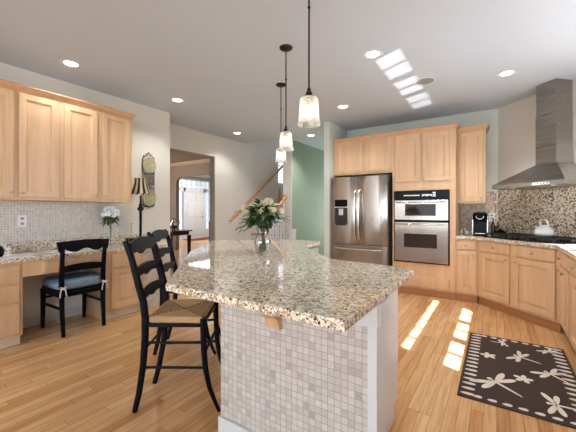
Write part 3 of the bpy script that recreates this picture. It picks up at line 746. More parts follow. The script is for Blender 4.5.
# ---- kettle
t = thing('kettle', 'white enamel kettle with arched handle on the gas cooktop', 'kettle', (.475, 4.87, .9655), R(-60))
t.scale = (1.0, 1.0, 1.04)
MB().lathe([(.0, 0), (.085, 0), (.098, .012), (.1, .04), (.09, .075), (.065, .1), (.05, .108)], n=28).build('body', ENAMEL, t, smooth=60)
ld = MB().lathe([(.05, .1085), (.045, .118), (.02, .126), (0, .127)], n=24, cap1=False).build('lid', ENAMEL, t, smooth=60)
MB().ball((0, 0, .137), .012).build('lid_knob', BLACKM, ld, smooth=60)
MB().sweep([(-.085, 0, .055), (-.115, 0, .075), (-.135, 0, .105)], [.02, .015, .01], n=12).build('spout', ENAMEL, t, smooth=60)
MB().sweep([(-.062, 0, .1), (-.066, 0, .14), (-.055, 0, .17), (-.03, 0, .182), (.03, 0, .182), (.055, 0, .17), (.066, 0, .14), (.062, 0, .1)], [(.004, .008)]*2+[(.007, .012)]*4+[(.004, .008)]*2, n=10).build('handle', ENAMEL, t, smooth=60)
# ---- coffee maker
t = thing('coffee_maker', 'black and chrome pod coffee maker in the corner by the oven', 'coffee maker', (-.195, 5.22, .9145), R(0))
m = MB()
m.box(-.085, .085, -.10, .12, 0, .03, .006); m.box(-.085, .085, .02, .12, .03, .2, .006)
m.build('base', BLACKG, t)
m = MB(); prev = None
for hw2, y0, y1, z in ((.085, -.09, .12, .195), (.095, -.105, .13, .23), (.095, -.105, .13, .29), (.085, -.09, .125, .32), (.06, -.06, .1, .33)):
    r = m.ring([(hw2*math.copysign(abs(math.cos(a))**.5, math.cos(a)), (y0+y1)/2+(y1-y0)/2*math.copysign(abs(math.sin(a))**.5, math.sin(a)), z) for a in [2*math.pi*k/24 for k in range(24)]])
    if prev: m.bridge(prev, r)
    else: m.face(list(reversed(r)))
    prev = r
m.face(prev); hd_ = m.build('brew_head', BLACKG, t, smooth=50)
MB().sweep([(.045*math.cos(a), -.112, .275+.04*math.sin(a)) for a in [math.pi*(1.0+k/10) for k in range(11)]], .006, n=8, ref=(0, 1, 0)).build('handle', CHROME, hd_, smooth=50)
for s_ in (-1, 1): MB().box(s_*.088-.006, s_*.088+.006, -.06, .10, .01, .28, .003).build('side_trim', CHROME, t)
MB().box(-.06, .06, -.095, -.01, .0305, .04, .003).build('drip_tray', CHROME, t)
MB().box(-.075, .075, .121, .16, .02, .30, .004).build('water_tank', plain('smoky_tank', (.05, .05, .06), .1), t)
# ---- small things on the range counter
def bottle(label, x, y, h, r, mat, capm, grp=None):
    t = thing('bottle', label, 'bottle', (x, y, .9145), 0, grp)
    MB().lathe([(0, 0), (r, 0), (r, h*.55), (r*.85, h*.64), (r*.36, h*.74), (r*.34, h*.9)], n=16).build('glass_body', mat, t, smooth=50)
    MB().lathe([(r*.42, h*.9005), (r*.42, h), (0, h+.001)], n=12, cap1=False).build('cap', capm, t, smooth=50)
bottle('tall dark bottle just right of the coffee maker', -.045, 5.52, .25, .026, plain('dark_bottle_glass', (.02, .015, .01), .08), GOLD)
bottle('shorter brown bottle right of the coffee maker, near the tile border', .01, 5.50, .19, .024, plain('brown_bottle_glass', (.10, .035, .012), .08), BLACKM)
t = thing('serving_tray', 'cream oval tray on the counter behind the cooktop', 'tray', (.045, 5.425, .9145), DR)
t.scale = (.85, .85, 1)
MB().lathe([(.0, 0), (.10, 0), (.125, .012), (.122, .016), (.098, .005), (0, .005)], n=24, cap0=False, cap1=False, M=Matrix.Diagonal((1.0, .75, 1, 1))).build('dish', plain('cream_ceramic', srgb(226, 212, 180), .3), t, smooth=50)
t = thing('teapot', 'small black teapot on the cream tray by the cooktop', 'teapot', (.05, 5.425, .9205), R(-30))
MB().lathe([(0, 0), (.035, 0), (.052, .025), (.05, .05), (.03, .07), (.012, .078), (.008, .09), (0, .095)], n=18, cap1=False).build('body', BLACKG, t, smooth=60)
MB().sweep([(.045, 0, .03), (.07, 0, .045), (.08, 0, .068)], [.011, .008, .006], n=10).build('spout', BLACKG, t, smooth=60)
MB().sweep([(-.045, 0, .055), (-.075, 0, .06), (-.08, 0, .04), (-.05, 0, .022)], .005, n=8).build('handle', BLACKG, t, smooth=60)
for i, (dx, hgt) in enumerate(((0, .10), (.07, .085), (.04, .12))):
    p = MB().lathe([(0, 0), (.026, 0), (.03, .006), (.031, hgt*.7), (.024, hgt*.85), (.024, hgt*.9)], n=16, cap1=False).build('glass_jar', VASEG, smooth=50)
    p.location = (-.425+dx*.85, 5.20+(.09 if i == 2 else 0), .9145)
    tag(p, ['clear glass jar left of the coffee maker, against the oven cabinet', 'clear glass jar touching distance left of the coffee maker', 'taller clear glass jar behind two shorter ones, left of the coffee maker'][i], 'jar', 'glass jars left of the coffee maker')

# ------------------------------------------------------------------ island
TOPI = [(-.403, .935), (-.411, 1.985), (-.58, 2.045), (-1.01, 2.08), (-1.22, 2.30), (-1.62, 2.72), (-1.69, 3.22), (-2.13, 3.24), (-2.74, 2.73), (-2.80, 2.60), (-2.20, 1.80), (-1.335, .945)]
m = MB(); m.prism(TOPI, .878, .914, .006)
tag(m.build('island_countertop', GRAN), 'large angled granite top of the kitchen island', 'countertop')
t = thing('kitchen_island', 'island base faced in grey mosaic with white trim', 'kitchen island', (-.9, 1.6, 0), 0)
ox, oy = -.9, 1.6
def L(pts): return [(x-ox, y-oy) for x, y in pts]
m = MB(); m.prism(L([(-1.317, 1.293), (-.453, 1.293), (-.453, 1.43), (-1.20, 1.43), (-2.19, 2.42), (-2.27, 2.36), (-1.30, 1.39)]), .001, .8775); m.build('tiled_wall', TILE_I, t)
m = MB(); m.prism(L([(-1.198, 1.432), (-.515, 1.432), (-.515, 2.02), (-1.0, 2.02), (-1.8, 2.83), (-2.198, 2.432)]), .1, .8775)
m.prism(L([(-1.198, 1.432), (-.515, 1.432), (-.515, 1.945), (-1.03, 1.945), (-1.8, 2.73), (-2.148, 2.382)]), 0.001, .1)
m.build('cabinet_body', plain('island_cabinet_paint', srgb(222, 217, 218), .4), t)
m = MB(); m.box(-.453-ox, -.413-ox, 1.288-oy, 1.428-oy, 0.001, .785, .002); m.build('end_post', TRIM, t)
m = MB(); m.box(-1.32-ox, -.405-ox, 1.272-oy, 1.2925-oy, .783, .8775, .002); m.box(-.4525-ox, -.400-ox, 1.293-oy, 1.445-oy, .786, .8775, .003); m.build('apron', TRIM, t)
m = MB(); m.box(-1.325-ox, -.453-ox, 1.278-oy, 1.2925-oy, .001, .095, .003); m.build('baseboard', TRIM, t)
m = MB(); m.prism([(0, 0), (.075, 0), (.08, .02), (.04, .05), (.022, .1), (0, .105)], -.04, .04, M=Matrix(((0,0,1,-.93-ox),(-1,0,0,1.292-oy),(0,-1,0,.781),(0,0,0,1))))
cb = m.build('corbel', MAPLE, t); cb['label'] = 'small maple corbel'
for k in range(3):
    a = MB(); x0 = -1.0-ox
    pass
dm_ = thing
for i, (x0, x1) in enumerate(((-.985, -.76), (-.75, -.525))):
    p = MB().box(x0-ox, x1-ox, 2.0205-oy, 2.04-oy, .125, .86, .004).build('door', TRIM, t)
# ---- roses
t = thing('vase', 'clear flared glass vase of water on the granite island', 'vase', (-1.664, 2.121, .9145), 0)
t.scale = (1.32, 1.32, 1.05)
VB = [(.0, 0), (.036, 0), (.042, .01), (.056, .06), (.054, .10), (.036, .15), (.030, .165), (.046, .2)]
m = MB(); m.lathe(VB, n=24, cap0=False, cap1=False); m.build('glass_body', VASEG, t, smooth=60)
MB().lathe([(0, .008), (.034, .008), (.050, .06), (.050, .095), (0, .0955)], n=20, cap0=False, cap1=False).build('water', glassy('vase_water', (.86, .93, .88), .03), t, smooth=60)
t = thing('rose_bouquet', 'cream roses and dark foliage in the glass vase on the island', 'flowers', (-1.664, 2.121, .9245), 0)
t.scale = (1.2, 1.2, 1.3)
random.seed(3)
rv = Vector((math.cos(R(33.5)), math.sin(R(33.5)), 0)); fv_ = Vector((-math.sin(R(33.5)), math.cos(R(33.5)), 0))
heads = [(-.13, .0, .275, .026), (-.10, -.03, .245, .028), (-.055, -.03, .285, .030), (-.03, .05, .29, .026), (.0, -.03, .262, .029), (.045, .0, .315, .031), (.07, -.05, .262, .031), (.03, .03, .29, .026), (.125, .0, .255, .027), (-.015, .07, .305, .026), (.09, .03, .285, .027), (-.075, .04, .28, .026)]
def rose_mb(c, r, dirn):
    m = MB(); c = Vector(c); q = Vector((0, 0, 1)).rotation_difference(Vector(dirn).normalized()).to_matrix().to_4x4()
    Mx = Matrix.Translation(c) @ q
    m.ball((0, 0, 0), r*.55, (1, 1, 1.25), 10, 6, M=Mx)
    for layer, (k, rr, hh, op) in enumerate(((3, .62, .75, .1), (4, .8, .7, .28), (5, 1.0, .5, .5))):
        for i in range(k):
            a0 = 2*math.pi*(i+layer*.37)/k; half = math.pi/k*1.25; rows = []
            for v in range(4):
                vv = v/3; rad = r*rr*(.45+.55*math.sin(vv*1.5))*(1+op*vv*.3); z = r*(-.75+vv*(1.0+hh))
                wfac = half*(.5+.6*math.sin(math.pi*min(1, vv*.75+.15)))
                row = [Mx @ Vector((rad*math.cos(a0+wfac*s_), rad*math.sin(a0+wfac*s_), z-(abs(s_)**2)*r*.15*vv)) for s_ in (-1, -.5, 0, .5, 1)]
                rows.append(row)
            inner = [[Mx @ ((Mx.inverted() @ p_)*.95) for p_ in row] for row in rows]
            A = [m.ring(x) for x in rows]; B = [m.ring(x) for x in inner]
            for P_, fl in ((A, 0), (B, 1)):
                for u in range(3):
                    for s_ in range(4): m.face([P_[u][s_], P_[u][s_+1], P_[u+1][s_+1], P_[u+1][s_]])
            for s_ in range(4): m.face([A[3][s_], A[3][s_+1], B[3][s_+1], B[3][s_]]); m.face([A[0][s_], A[0][s_+1], B[0][s_+1], B[0][s_]])
            for u in range(3): m.face([A[u][0], A[u+1][0], B[u+1][0], B[u][0]]); m.face([A[u][4], A[u+1][4], B[u+1][4], B[u][4]])
    return m
for a, b, z, r in heads:
    c = rv*a + fv_*b + Vector((0, 0, z))
    dirn = c - Vector((0, 0, .05))
    ro = rose_mb(c, r, dirn + Vector((0, 0, .1))).build('rose', ROSE, t, smooth=70)
    MB().sweep([c - dirn.normalized()*r*.7, c*.55 + Vector((0, 0, .06)), Vector((c.x*.1, c.y*.1, .14)), Vector((-c.x*.12, -c.y*.12, .01))], .0028, n=6).build('stem', LEAF, ro, smooth=60)
m = MB(); random.seed(11)
for k in range(190):
    ang = random.uniform(0, 2*math.pi); el = random.uniform(.0, 1.2); rr = random.uniform(.03, .10)
    p = Vector((rr*math.cos(ang)*math.cos(el*.8), rr*math.sin(ang)*math.cos(el*.8), .165+.11*max(0, math.sin(el))+random.uniform(-.02, .05)))
    d_ = Vector((math.cos(ang), math.sin(ang), random.uniform(-.25, .9)))
    m.leaf(p, d_, random.uniform(.045, .075), random.uniform(.028, .045), droop=random.uniform(.1, .6))
fo = m.build('foliage', LEAF, t); fo['kind'] = 'stuff'
m = MB()
for k in range(30):
    ang = random.uniform(0, 2*math.pi); rr = random.uniform(.05, .15)
    m.leaf((rr*math.cos(ang), rr*math.sin(ang), .2+random.uniform(-.03, .06)), (math.cos(ang), math.sin(ang), random.uniform(0, .7)), .06, .024)
m.leaf(rv*.12+Vector((0, 0, .205)), rv+Vector((0, 0, .15)), .085, .032); m.leaf(rv*.14+Vector((0, 0, .19)), rv+Vector((0, 0, .05)), .06, .03)
fo = m.build('bright_foliage', LEAFL, t); fo['kind'] = 'stuff'
m = MB()
for q in ((-.1, .12), (-.12, .09), (-.085, .085)):
    pass
for k, (a, z) in enumerate(((-.075, .15), (-.10, .16), (-.125, .145), (-.135, .12), (-.10, .125), (-.155, .135))):
    m.leaf(rv*a+Vector((0, 0, z+.02)), rv*(-1)+Vector((0, 0, -.3))+fv_*random.uniform(-.4, .4), .045, .03, droop=.3)
m.sweep([(0, 0, .16), tuple(rv*-.08+Vector((0, 0, .175))), tuple(rv*-.16+Vector((0, 0, .15)))], .0016, n=5)
m.build('trailing_sprig', LEAF, t)
m = MB()
for k in range(12):
    a = 2*math.pi*k/12; m.sweep([(.02*math.cos(a), .02*math.sin(a), .16), (-.0*math.cos(a), .01, .1), (-.03*math.cos(a+.4), -.03*math.sin(a+.4), .004)], .003, n=6)
m.build('cut_stems', LEAF, t)

# ------------------------------------------------------------------ bar stools
def slat(parent, name, z, h, w, y, th=.016, crest=False):
    """scalloped ladder slat between the back posts, centre at (0, y, z)"""
    m = MB(); pts = []
    n = 24
    bot = []; top = []
    for i in range(n+1):
        u = -1+2*i/n
        sc = .5*h*(.72+.28*math.cos(u*math.pi*3)) if not crest else .5*h*(.75+.25*math.cos(u*math.pi*3))
        bot.append((u*w/2, -h*.5*(.55+.45*math.cos(u*math.pi)*.5+.3*math.cos(u*3*math.pi)*.5)))
        top.append((u*w/2, h*.5*(.6+.4*math.cos(u*math.pi*.5))))
    pts = bot + list(reversed(top))
    m.prism(pts, -th/2, th/2, M=Matrix(((1,0,0,0),(0,0,1,y),(0,1,0,z),(0,0,0,1))))
    # gentle backward curve across the width
    for v in m.bm.verts: v.co.y -= .018*(1-(v.co.x/(w/2))**2)
    return m.build(name, BLACKP, parent, smooth=30)
def make_stool():
    t = thing('bar_stool', '', 'bar stool', (0, 0, 0), 0, 'rush-seat bar stools along the island')
    for s in (-1, 1):
        pts = [(s*.165, -.245, .0), (s*.172, -.215, .12), (s*.182, -.185, .30), (s*.19, -.17, .48), (s*.193, -.168, .60), (s*.196, -.178, .70), (s*.20, -.205, .80), (s*.203, -.228, .90), (s*.205, -.248, .98), (s*.205, -.27, 1.04), (s*.205, -.285, 1.08)]
        rad = [(.013, .017), (.0135, .019), (.015, .021), (.016, .023), (.016, .024), (.016, .024), (.015, .023), (.015, .022), (.014, .021), (.013, .020), (.011, .015)]
        MB().sweep(pts, rad, n=8, ref=(0, 1, 0)).build('back_leg', BLACKP, t, smooth=50)
        pts = [(s*.18, .285, 0), (s*.186, .262, .06), (s*.195, .228, .16), (s*.203, .205, .28), (s*.208, .196, .40), (s*.21, .194, .50), (s*.21, .192, .598)]
        rad = [(.011, .012), (.012, .013), (.014, .016), (.0155, .018), (.0165, .019), (.018, .02), (.02, .021)]
        MB().sweep(pts, rad, n=8, ref=(0, 1, 0)).build('front_leg', BLACKP, t, smooth=50)
        for z, ya, yb in ((.285, -.19, .20), (.445, -.172, .19)):
            MB().sweep([(s*.178 if z < .3 else s*.187, ya, z), (s*.198 if z < .3 else s*.207, yb, z)], .0085, n=8, ref=(0, 0, 1)).build('side_stretcher', BLACKP, t, smooth=50)
    MB().sweep([(-.205, .20, .38), (.205, .20, .38)], .0095, n=8, ref=(0, 0, 1)).build('front_stretcher', BLACKP, t, smooth=50)
    MB().sweep([(-.186, -.178, .40), (.186, -.178, .40)], .0085, n=8, ref=(0, 0, 1)).build('back_stretcher', BLACKP, t, smooth=50)
    m = MB()
    B = [(-.188, -.155), (.188, -.155), (.215, .185), (-.215, .185)]
    # four woven triangles around a low centre seam, with real thickness
    c = (0, .02)
    N = 7
    def ringat(k, z): return m.ring([(c[0]+(x-c[0])*k, c[1]+(y-c[1])*k, z) for x, y in B])
    prev = ringat(.985, .567); m.face(list(reversed(prev)))
    for k, z in [(1.0, .573), (1.012, .585), (1.01, .597), (.985, .606)]:
        r = ringat(k, z); m.bridge(prev, r); prev = r
    for i in range(1, 17):
        k = .985*(1-i/17); z = .606 - .010*(i/17) + (.003 if i % 2 else -.0022)
        r = ringat(k, z); m.bridge(prev, r); prev = r
    m.face(prev)
    m.mi = 1
    for x, y in B:
        m.sweep([(c[0]+(x-c[0])*k, c[1]+(y-c[1])*k, .6065-.010*(1-k)) for k in (.97, .6, .3, .0)], (.0028, .0022), n=6, ref=(0, 0, 1))
    m.build('rush_seat', RUSH, t, mats=[RUSH, plain('rush_seam', srgb(104, 74, 48), .8)])
    slat(t, 'slat', .735, .085, .385, -.182); slat(t, 'slat', .875, .085, .395, -.220)
    cr = slat(t, 'crest_rail', 1.03, .12, .405, -.255, crest=True)
    m = MB(); m.box(-.185, .185, -.165, -.145, .545, .5665); m.box(-.2, .2, .175, .195, .545, .5665)
    for q in (-1, 1): m.prism([(q*.193-.01, -.15), (q*.193+.01, -.15), (q*.208+.01, .18), (q*.208-.01, .18)], .545, .5665)
    m.build('seat_frame', BLACKP, t)
    return t
st = make_stool()
st.location = (-1.80, 1.40, 0); st.rotation_euler = (0, 0, R(-54))
st['label'] = 'black ladder-back stool with rush seat, the nearer one at the island'
s2 = copy_tree(st); s2.location = (-2.41, 1.945, 0); s2['label'] = 'black ladder-back stool standing behind the nearer rush-seat stool'

# ------------------------------------------------------------------ desk chair
t = thing('desk_chair', 'black wooden chair with blue-grey cushion at the desk', 'chair', (-3.865, 1.585, 0), H)
for s in (-1, 1):
    MB().sweep([(s*.195, -.25, 0), (s*.197, -.225, .25), (s*.198, -.215, .45), (s*.200, -.225, .65), (s*.203, -.25, .85), (s*.204, -.26, .925)], [(.014, .017), (.016, .02), (.018, .022), (.017, .02), (.015, .017), (.014, .015)], n=4, ref=(0, 1, 0)).build('back_leg', BLACKP, t)
    MB().sweep([(s*.205, .235, 0), (s*.205, .225, .2), (s*.205, .22, .428)], [(.014, .014), (.017, .017), (.02, .02)], n=4, ref=(0, 1, 0)).build('front_leg', BLACKP, t)
    MB().sweep([(s*.197, -.215, .27), (s*.205, .215, .27)], (.009, .011), n=4, ref=(0, 0, 1)).build('side_stretcher', BLACKP, t)
MB().sweep([(-.2, .22, .33), (.2, .22, .33)], (.009, .011), n=4, ref=(0, 0, 1)).build('front_stretcher', BLACKP, t)
MB().box(-.215, .215, -.21, .235, .43, .455, .008).build('seat', BLACKP, t)
m = MB(); m.box(-.18, .18, .215, .228, .385, .43); m.box(-.178, .178, -.215, -.203, .385, .43)
for s in (-1, 1): m.box(s*.204-.008, s*.204+.008, -.19, .20, .385, .43)
m.build('seat_rail', BLACKP, t)
# wide crest rail overhanging the posts
m = MB(); n = 30; bot = []; top = []
for i in range(n+1):
    u = -1+2*i/n; w_ = .258 - .0
    zb = .868 + (.018*math.cos(u*math.pi*2.2) if abs(u) < .82 else -.012) - .006
    bot.append((u*(.232 if True else 0), zb)); top.append((u*.252, .952+.014*(1-u*u)))
m.prism(bot+list(reversed(top)), -.012, .012, M=Matrix(((1,0,0,0),(0,0,1,-.262),(0,1,0,0),(0,0,0,1))))
for v in m.bm.verts: v.co.y -= .03*(1-(v.co.x/.24)**2) - .015
m.build('crest_rail', BLACKP, t, smooth=30)
m = MB(); bot = []; top = []
for i in range(n+1):
    u = -1+2*i/n; bot.append((u*.186, .645+.004*math.cos(u*math.pi))); top.append((u*.186, .700+.022*(1-u*u)))
m.prism(bot+list(reversed(top)), -.009, .009, M=Matrix(((1,0,0,0),(0,0,1,-.226),(0,1,0,0),(0,0,0,1))))
for v in m.bm.verts: v.co.y -= .02*(1-(v.co.x/.2)**2)
m.build('back_slat', BLACKP, t, smooth=30)
m = MB(); prev = None
def sq(hx, hy, z, cy=.01, n=28, e=.35):
    return m.ring([(hx*math.copysign(abs(math.cos(a))**e, math.cos(a)), cy+hy*math.copysign(abs(math.sin(a))**e, math.sin(a)), z) for a in [2*math.pi*k/n for k in range(n)]])
for hx, hy, z in ((.20, .205, .4565), (.225, .225, .466), (.232, .232, .49), (.23, .23, .52), (.213, .212, .545), (.13, .13, .556), (.05, .05, .55)):
    r = sq(hx, hy, z)
    if prev: m.bridge(prev, r)
    else: m.face(list(reversed(r)))
    prev = r
m.face(prev)
cu = m.build('seat_cushion', CUSH, None, smooth=60)
# the cushion can be lifted away: its own thing
cu.location = (-3.865, 1.585, 0); cu.rotation_euler = (0, 0, H)
tag(cu, 'blue-grey tied cushion lying on the black desk chair', 'cushion')
for s in (-1, 1):
    m = MB()
    m.ball((s*.2, -.252, .485), .013, (1, .7, 1))
    for a in (-1, 1):
        m.sweep([(s*.2, -.254, .485), (s*.2+a*.02, -.262, .47), (s*.2+a*.026, -.26, .43), (s*.2+a*.03, -.262, .40)], (.005, .002), n=4, ref=(0, 1, 0))
        m.sweep([(s*.2, -.254, .485), (s*.2+a*.022, -.262, .505), (s*.2+a*.035, -.262, .49), (s*.2+a*.005, -.256, .484)], (.004, .002), n=4, ref=(0, 1, 0))
    m.sweep([(s*.2, -.25, .485), (s*.215, -.2, .487)], (.004, .002), n=4)
    m.build('tie', CREAMF, cu)

# ------------------------------------------------------------------ things on and above the desk counter
ZC = .8285
t = thing('table_lamp', 'slim candlestick lamp with brown and cream striped shade', 'table lamp', (-3.99, 2.44, ZC), 0)
MB().lathe([(0, 0), (.06, 0), (.062, .012), (.035, .022), (.022, .04)], n=20).build('base', BRONZE, t, smooth=50)
MB().lathe([(.014, .04), (.02, .06), (.0165, .075), (.0165, .42), (.022, .43)], n=16).build('column', BLACKP, t, smooth=50)
MB().lathe([(.022, .431), (.04, .455), (.042, .475), (.018, .5), (.026, .515), (.014, .535), (.011, .6), (.011, .64)], n=16).build('turned_neck', BRONZE, t, smooth=60)
m = MB(); n = 20; mi = 0
for i in range(n):
    m.mi = i % 2; a0, a1 = 2*math.pi*i/n, 2*math.pi*(i+1)/n; P_ = []
    for k in range(6):
        v = k/5; r = .128-.055*v-.012*math.sin(v*math.pi); z = .662+.21*v
        P_.append([(r*math.cos(a), r*math.sin(a), z) for a in (a0, (a0+a1)/2, a1)]+[((r-.003)*math.cos(a), (r-.003)*math.sin(a), z) for a in (a1, (a0+a1)/2, a0)])
    prev = None
    for ring in P_:
        r_ = m.ring(ring)
        if prev: m.bridge(prev, r_)
        prev = r_
def shade_mat(name, col):
    m_, n_, b_ = nt(name); b_.inputs['Base Color'].default_value = rgb(col); b_.inputs['Roughness'].default_value = .7
    tl = n_.nodes.new('ShaderNodeBsdfTranslucent'); tl.inputs[0].default_value = rgb(col); mx = n_.nodes.new('ShaderNodeMixShader'); mx.inputs[0].default_value = .5
    n_.links.new(b_.outputs[0], mx.inputs[1]); n_.links.new(tl.outputs[0], mx.inputs[2]); n_.links.new(mx.outputs[0], n_.nodes['Material Output'].inputs['Surface'])
    return m_
m.build('lamp_shade', None, t, smooth=50, mats=[shade_mat('cream_shade_cloth', srgb(232, 216, 184)), shade_mat('brown_shade_cloth', srgb(70, 44, 30))])
MB().ball((0, 0, .72), .026, (1, 1, 1.3)).build('bulb', PLATEW, t, smooth=60)

t = thing('bud_vase', 'slender glass vase beside the upper cabinets on the desk', 'vase', (-4.10, 2.10, ZC), 0)
MB().lathe([(0, 0), (.032, 0), (.034, .006), (.012, .02), (.011, .10), (.016, .20), (.022, .235)], n=18, cap1=False).build('glass_body', VASEG, t, smooth=60)
t = thing('hydrangea_bunch', 'white hydrangea bunch in the slender vase on the desk', 'flowers', (-4.10, 2.10, ZC+.01), 0)
m = MB(); random.seed(5)
for k in range(90):
    a = random.uniform(0, 2*math.pi); el = random.uniform(-.5, 1.5); r = .092
    c = Vector((r*math.cos(a)*math.cos(el)*1.1, r*math.sin(a)*math.cos(el)*1.1, .40+r*.85*math.sin(el)))
    nrm = (c-Vector((0, 0, .39))).normalized(); q = nrm.cross(Vector((0, 0, 1)))
    if q.length < .1: q = Vector((1, 0, 0))
    q.normalize(); p2 = nrm.cross(q)
    for j in range(4):
        d_ = q*math.cos(j*math.pi/2+k)+p2*math.sin(j*math.pi/2+k)
        m.leaf(c, d_+nrm*.35, .028, .026, up=nrm, droop=.1)
fl = m.build('flower_head', PETALW, t); fl['kind'] = 'stuff'
m = MB()
for k in range(26):
    a = random.uniform(0, 2*math.pi); m.leaf((.03*math.cos(a), .03*math.sin(a), .33+random.uniform(-.05, .05)), (math.cos(a), math.sin(a), random.uniform(-.5, .1)), .085, .045, droop=.5)
m.build('leaves', LEAF, t)
m = MB()
for k in range(5): m.sweep([(0, 0, .004+k*.004), (.004*math.cos(k), .004*math.sin(k), .2), (.02*math.cos(k), .02*math.sin(k), .36)], .0025, n=6)
m.build('stems', LEAFL, t)
# wrought iron plate rack
t = thing('plate_rack', 'wrought iron wall rack with scrolled top beside the lamp', 'plate rack', (-4.248, 2.715, 1.30), H)
m = MB()
for s in (-1, 1):
    m.sweep([(s*.085, -.012, .03), (s*.09, -.012, .3), (s*.09, -.012, .72), (s*.08, -.012, .76), (s*.05, -.012, .745)], .005, n=6, ref=(0, 1, 0))
    m.sweep([(s*.055, -.012, .79), (s*.02, -.012, .765), (s*.03, -.012, .79), (0, -.012, .815)], .0045, n=6, ref=(0, 1, 0))
    m.sweep([(s*.09, -.012, .06), (s*.05, -.014, .02), (s*.02, -.014, .03), (0, -.012, 0)], .0045, n=6, ref=(0, 1, 0))
for z in (.05, .30, .52): m.sweep([(-.09, -.012, z), (0, -.016, z-.02), (.09, -.012, z)], .0045, n=6, ref=(0, 1, 0))
m.sweep([(.012*math.cos(a), -.012, .80+.014*math.sin(a)) for a in [k*math.pi/6 for k in range(12)]], .003, n=5, closed=True)
for s in (-1, 1):
    for z in (.33, .40, .47):
        m.sweep([(s*(.03+.022*math.cos(a)), -.014, z+.02*math.sin(a)) for a in [k*math.pi/5 for k in range(9)]], .0035, n=5)
for s in (-1, 1):
    for z in (.06, .305, .525): m.box(s*.06-.004, s*.06+.004, -.04, -.012, z-.03, z-.022)
m.build('frame', IRON, t)
for lab, z in (('round antique-gold plate at the top of the iron wall rack', .63), ('round antique-gold plate at the bottom of the iron wall rack', .16)):
    p = MB().lathe([(0, 0), (.07, 0), (.105, .012), (.108, .016), (.1, .014), (.068, .004), (0, .004)], n=28, cap0=False, cap1=False, M=Matrix.Rotation(R(90), 4, 'X')).build('decorative_plate', GOLD, smooth=40)
    p.location = (-4.227, 2.715, 1.30+z); p.rotation_euler = (0, 0, H); tag(p, lab, 'plate', 'plates on the wall rack')
p = MB().box(-.075, .075, -.008, 0, -.075, .075, .003).build('decorative_tile', plain('dark_patterned_tile', srgb(110, 100, 92), .4, noise=.6, scale=40))
p.location = (-4.222, 2.715, 1.30+.41); p.rotation_euler = (0, 0, H); tag(p, 'square dark patterned tile in the middle of the iron wall rack', 'tile')
# bowl with pot pourri and wire stand, thin white sheets, round black jar
t = thing('footed_bowl', 'brown footed bowl of gold greenery below the striped lamp', 'bowl', (-3.87, 2.27, ZC), 0)
MB().lathe([(0, 0), (.05, 0), (.02, .015), (.02, .03), (.08, .05), (.10, .09), (.096, .09), (.075, .055), (0, .04)], n=22, cap0=False, cap1=False).build('bowl_body', BRONZE, t, smooth=50)
m = MB(); random.seed(8)
for k in range(50):
    a = random.uniform(0, 6.28); r = random.uniform(0, .07); m.leaf((r*math.cos(a), r*math.sin(a), .07), (math.cos(a), math.sin(a), random.uniform(.2, 1.2)), .06, .02, droop=.4)
f_ = m.build('greenery', GOLD, t); f_['kind'] = 'stuff'
t = thing('wire_finial', 'thin gold wire stem standing on the desk left of the lamp', 'ornament', (-4.07, 2.36, ZC), 0)
MB().lathe([(0, 0), (.028, 0), (.026, .008), (.006, .015)], n=16).build('foot', GOLD, t, smooth=50)
MB().sweep([(0, 0, .014), (.004, .004, .12), (-.004, -.004, .2), (.0, .0, .25)], .0035, n=6).build('stem', GOLD, t, smooth=50)
MB().sweep([(.0+.016*math.cos(a), .016*math.sin(a), .262+.006*math.cos(a)) for a in [k*math.pi/6 for k in range(12)]], .003, n=5, closed=True).build('ring', GOLD, t, smooth=50)
p = MB().lathe([(0, 0), (.05, 0), (.062, .03), (.062, .07), (.045, .10), (.02, .11), (.015, .125), (0, .127)], n=24, cap0=False, cap1=False).build('lidded_jar', BLACKG, smooth=50)
p.location = (-3.93, .955, ZC); tag(p, 'rounded black jar at the far left end of the desk', 'jar')
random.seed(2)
for i, (x, y, a, lab) in enumerate(((-3.95, 1.12, .1, 'thin white sheet at the left end of the desk counter'), (-3.80, 1.05, -.06, 'thin white sheet overhanging nothing, nearest the desk front edge'), (-4.0, 1.46, .2, 'thin white sheet on the desk behind the chair back'))):
    p = MB().box(-.10, .10, -.14, .14, 0, .0012).build('white_sheet', plain('sheet_white', srgb(240, 242, 248), .25) if 'sheet_white' not in MATS else MATS['sheet_white'])
    p.location = (x, y, ZC+.0003+i*.0); p.rotation_euler = (0, 0, a); tag(p, lab.replace('overhanging nothing, ', ''), 'paper', 'white sheets on the desk')

# ------------------------------------------------------------------ ceiling fixtures
def can(x, y, label, power=66):
    t = thing('recessed_light', label, 'ceiling light', (x, y, CZ), 0, 'recessed ceiling lights')
    MB().lathe([(.062, -.0005), (.096, -.0005), (.098, -.004), (.09, -.007), (.068, -.007), (.062, -.003)], n=28, cap0=False, cap1=False).build('trim_ring', TRIM, t, smooth=50)
    MB().lathe([(0, -.001), (.061, -.001), (.061, -.004), (.03, -.0045), (0, -.0045)], n=24, cap0=False, cap1=False).build('lens', CANLENS, t)
    light('recessed_lamp', 'SPOT', (x, y, CZ-.03), (0, 0, -1), power, (.99, .98, .97), spot_size=R(125), spot_blend=.6, shadow_soft_size=.06)
for x, y, l, *pw in ((-3.675, 1.482, 'round recessed ceiling light above the near upper cabinets', 26), (-3.667, 2.779, 'round recessed ceiling light above the iron plate rack', 40),  (-4.247, 4.605, 'round recessed ceiling light by the dining room opening', 34), (-1.874, 4.289, 'round recessed ceiling light just in front of the refrigerator', 34), (-1.003, 3.013, 'largest recessed ceiling light, nearest the pendants'), (.091, 4.245, 'round recessed ceiling light nearest the range hood'), (-3.13, 5.571, 'round recessed ceiling light in front of the green wall')): can(x, y, l, *pw)
t = thing('ceiling_speaker', 'round grey speaker set in the ceiling between two recessed lights', 'speaker', (-.702, 3.978, CZ), 0)
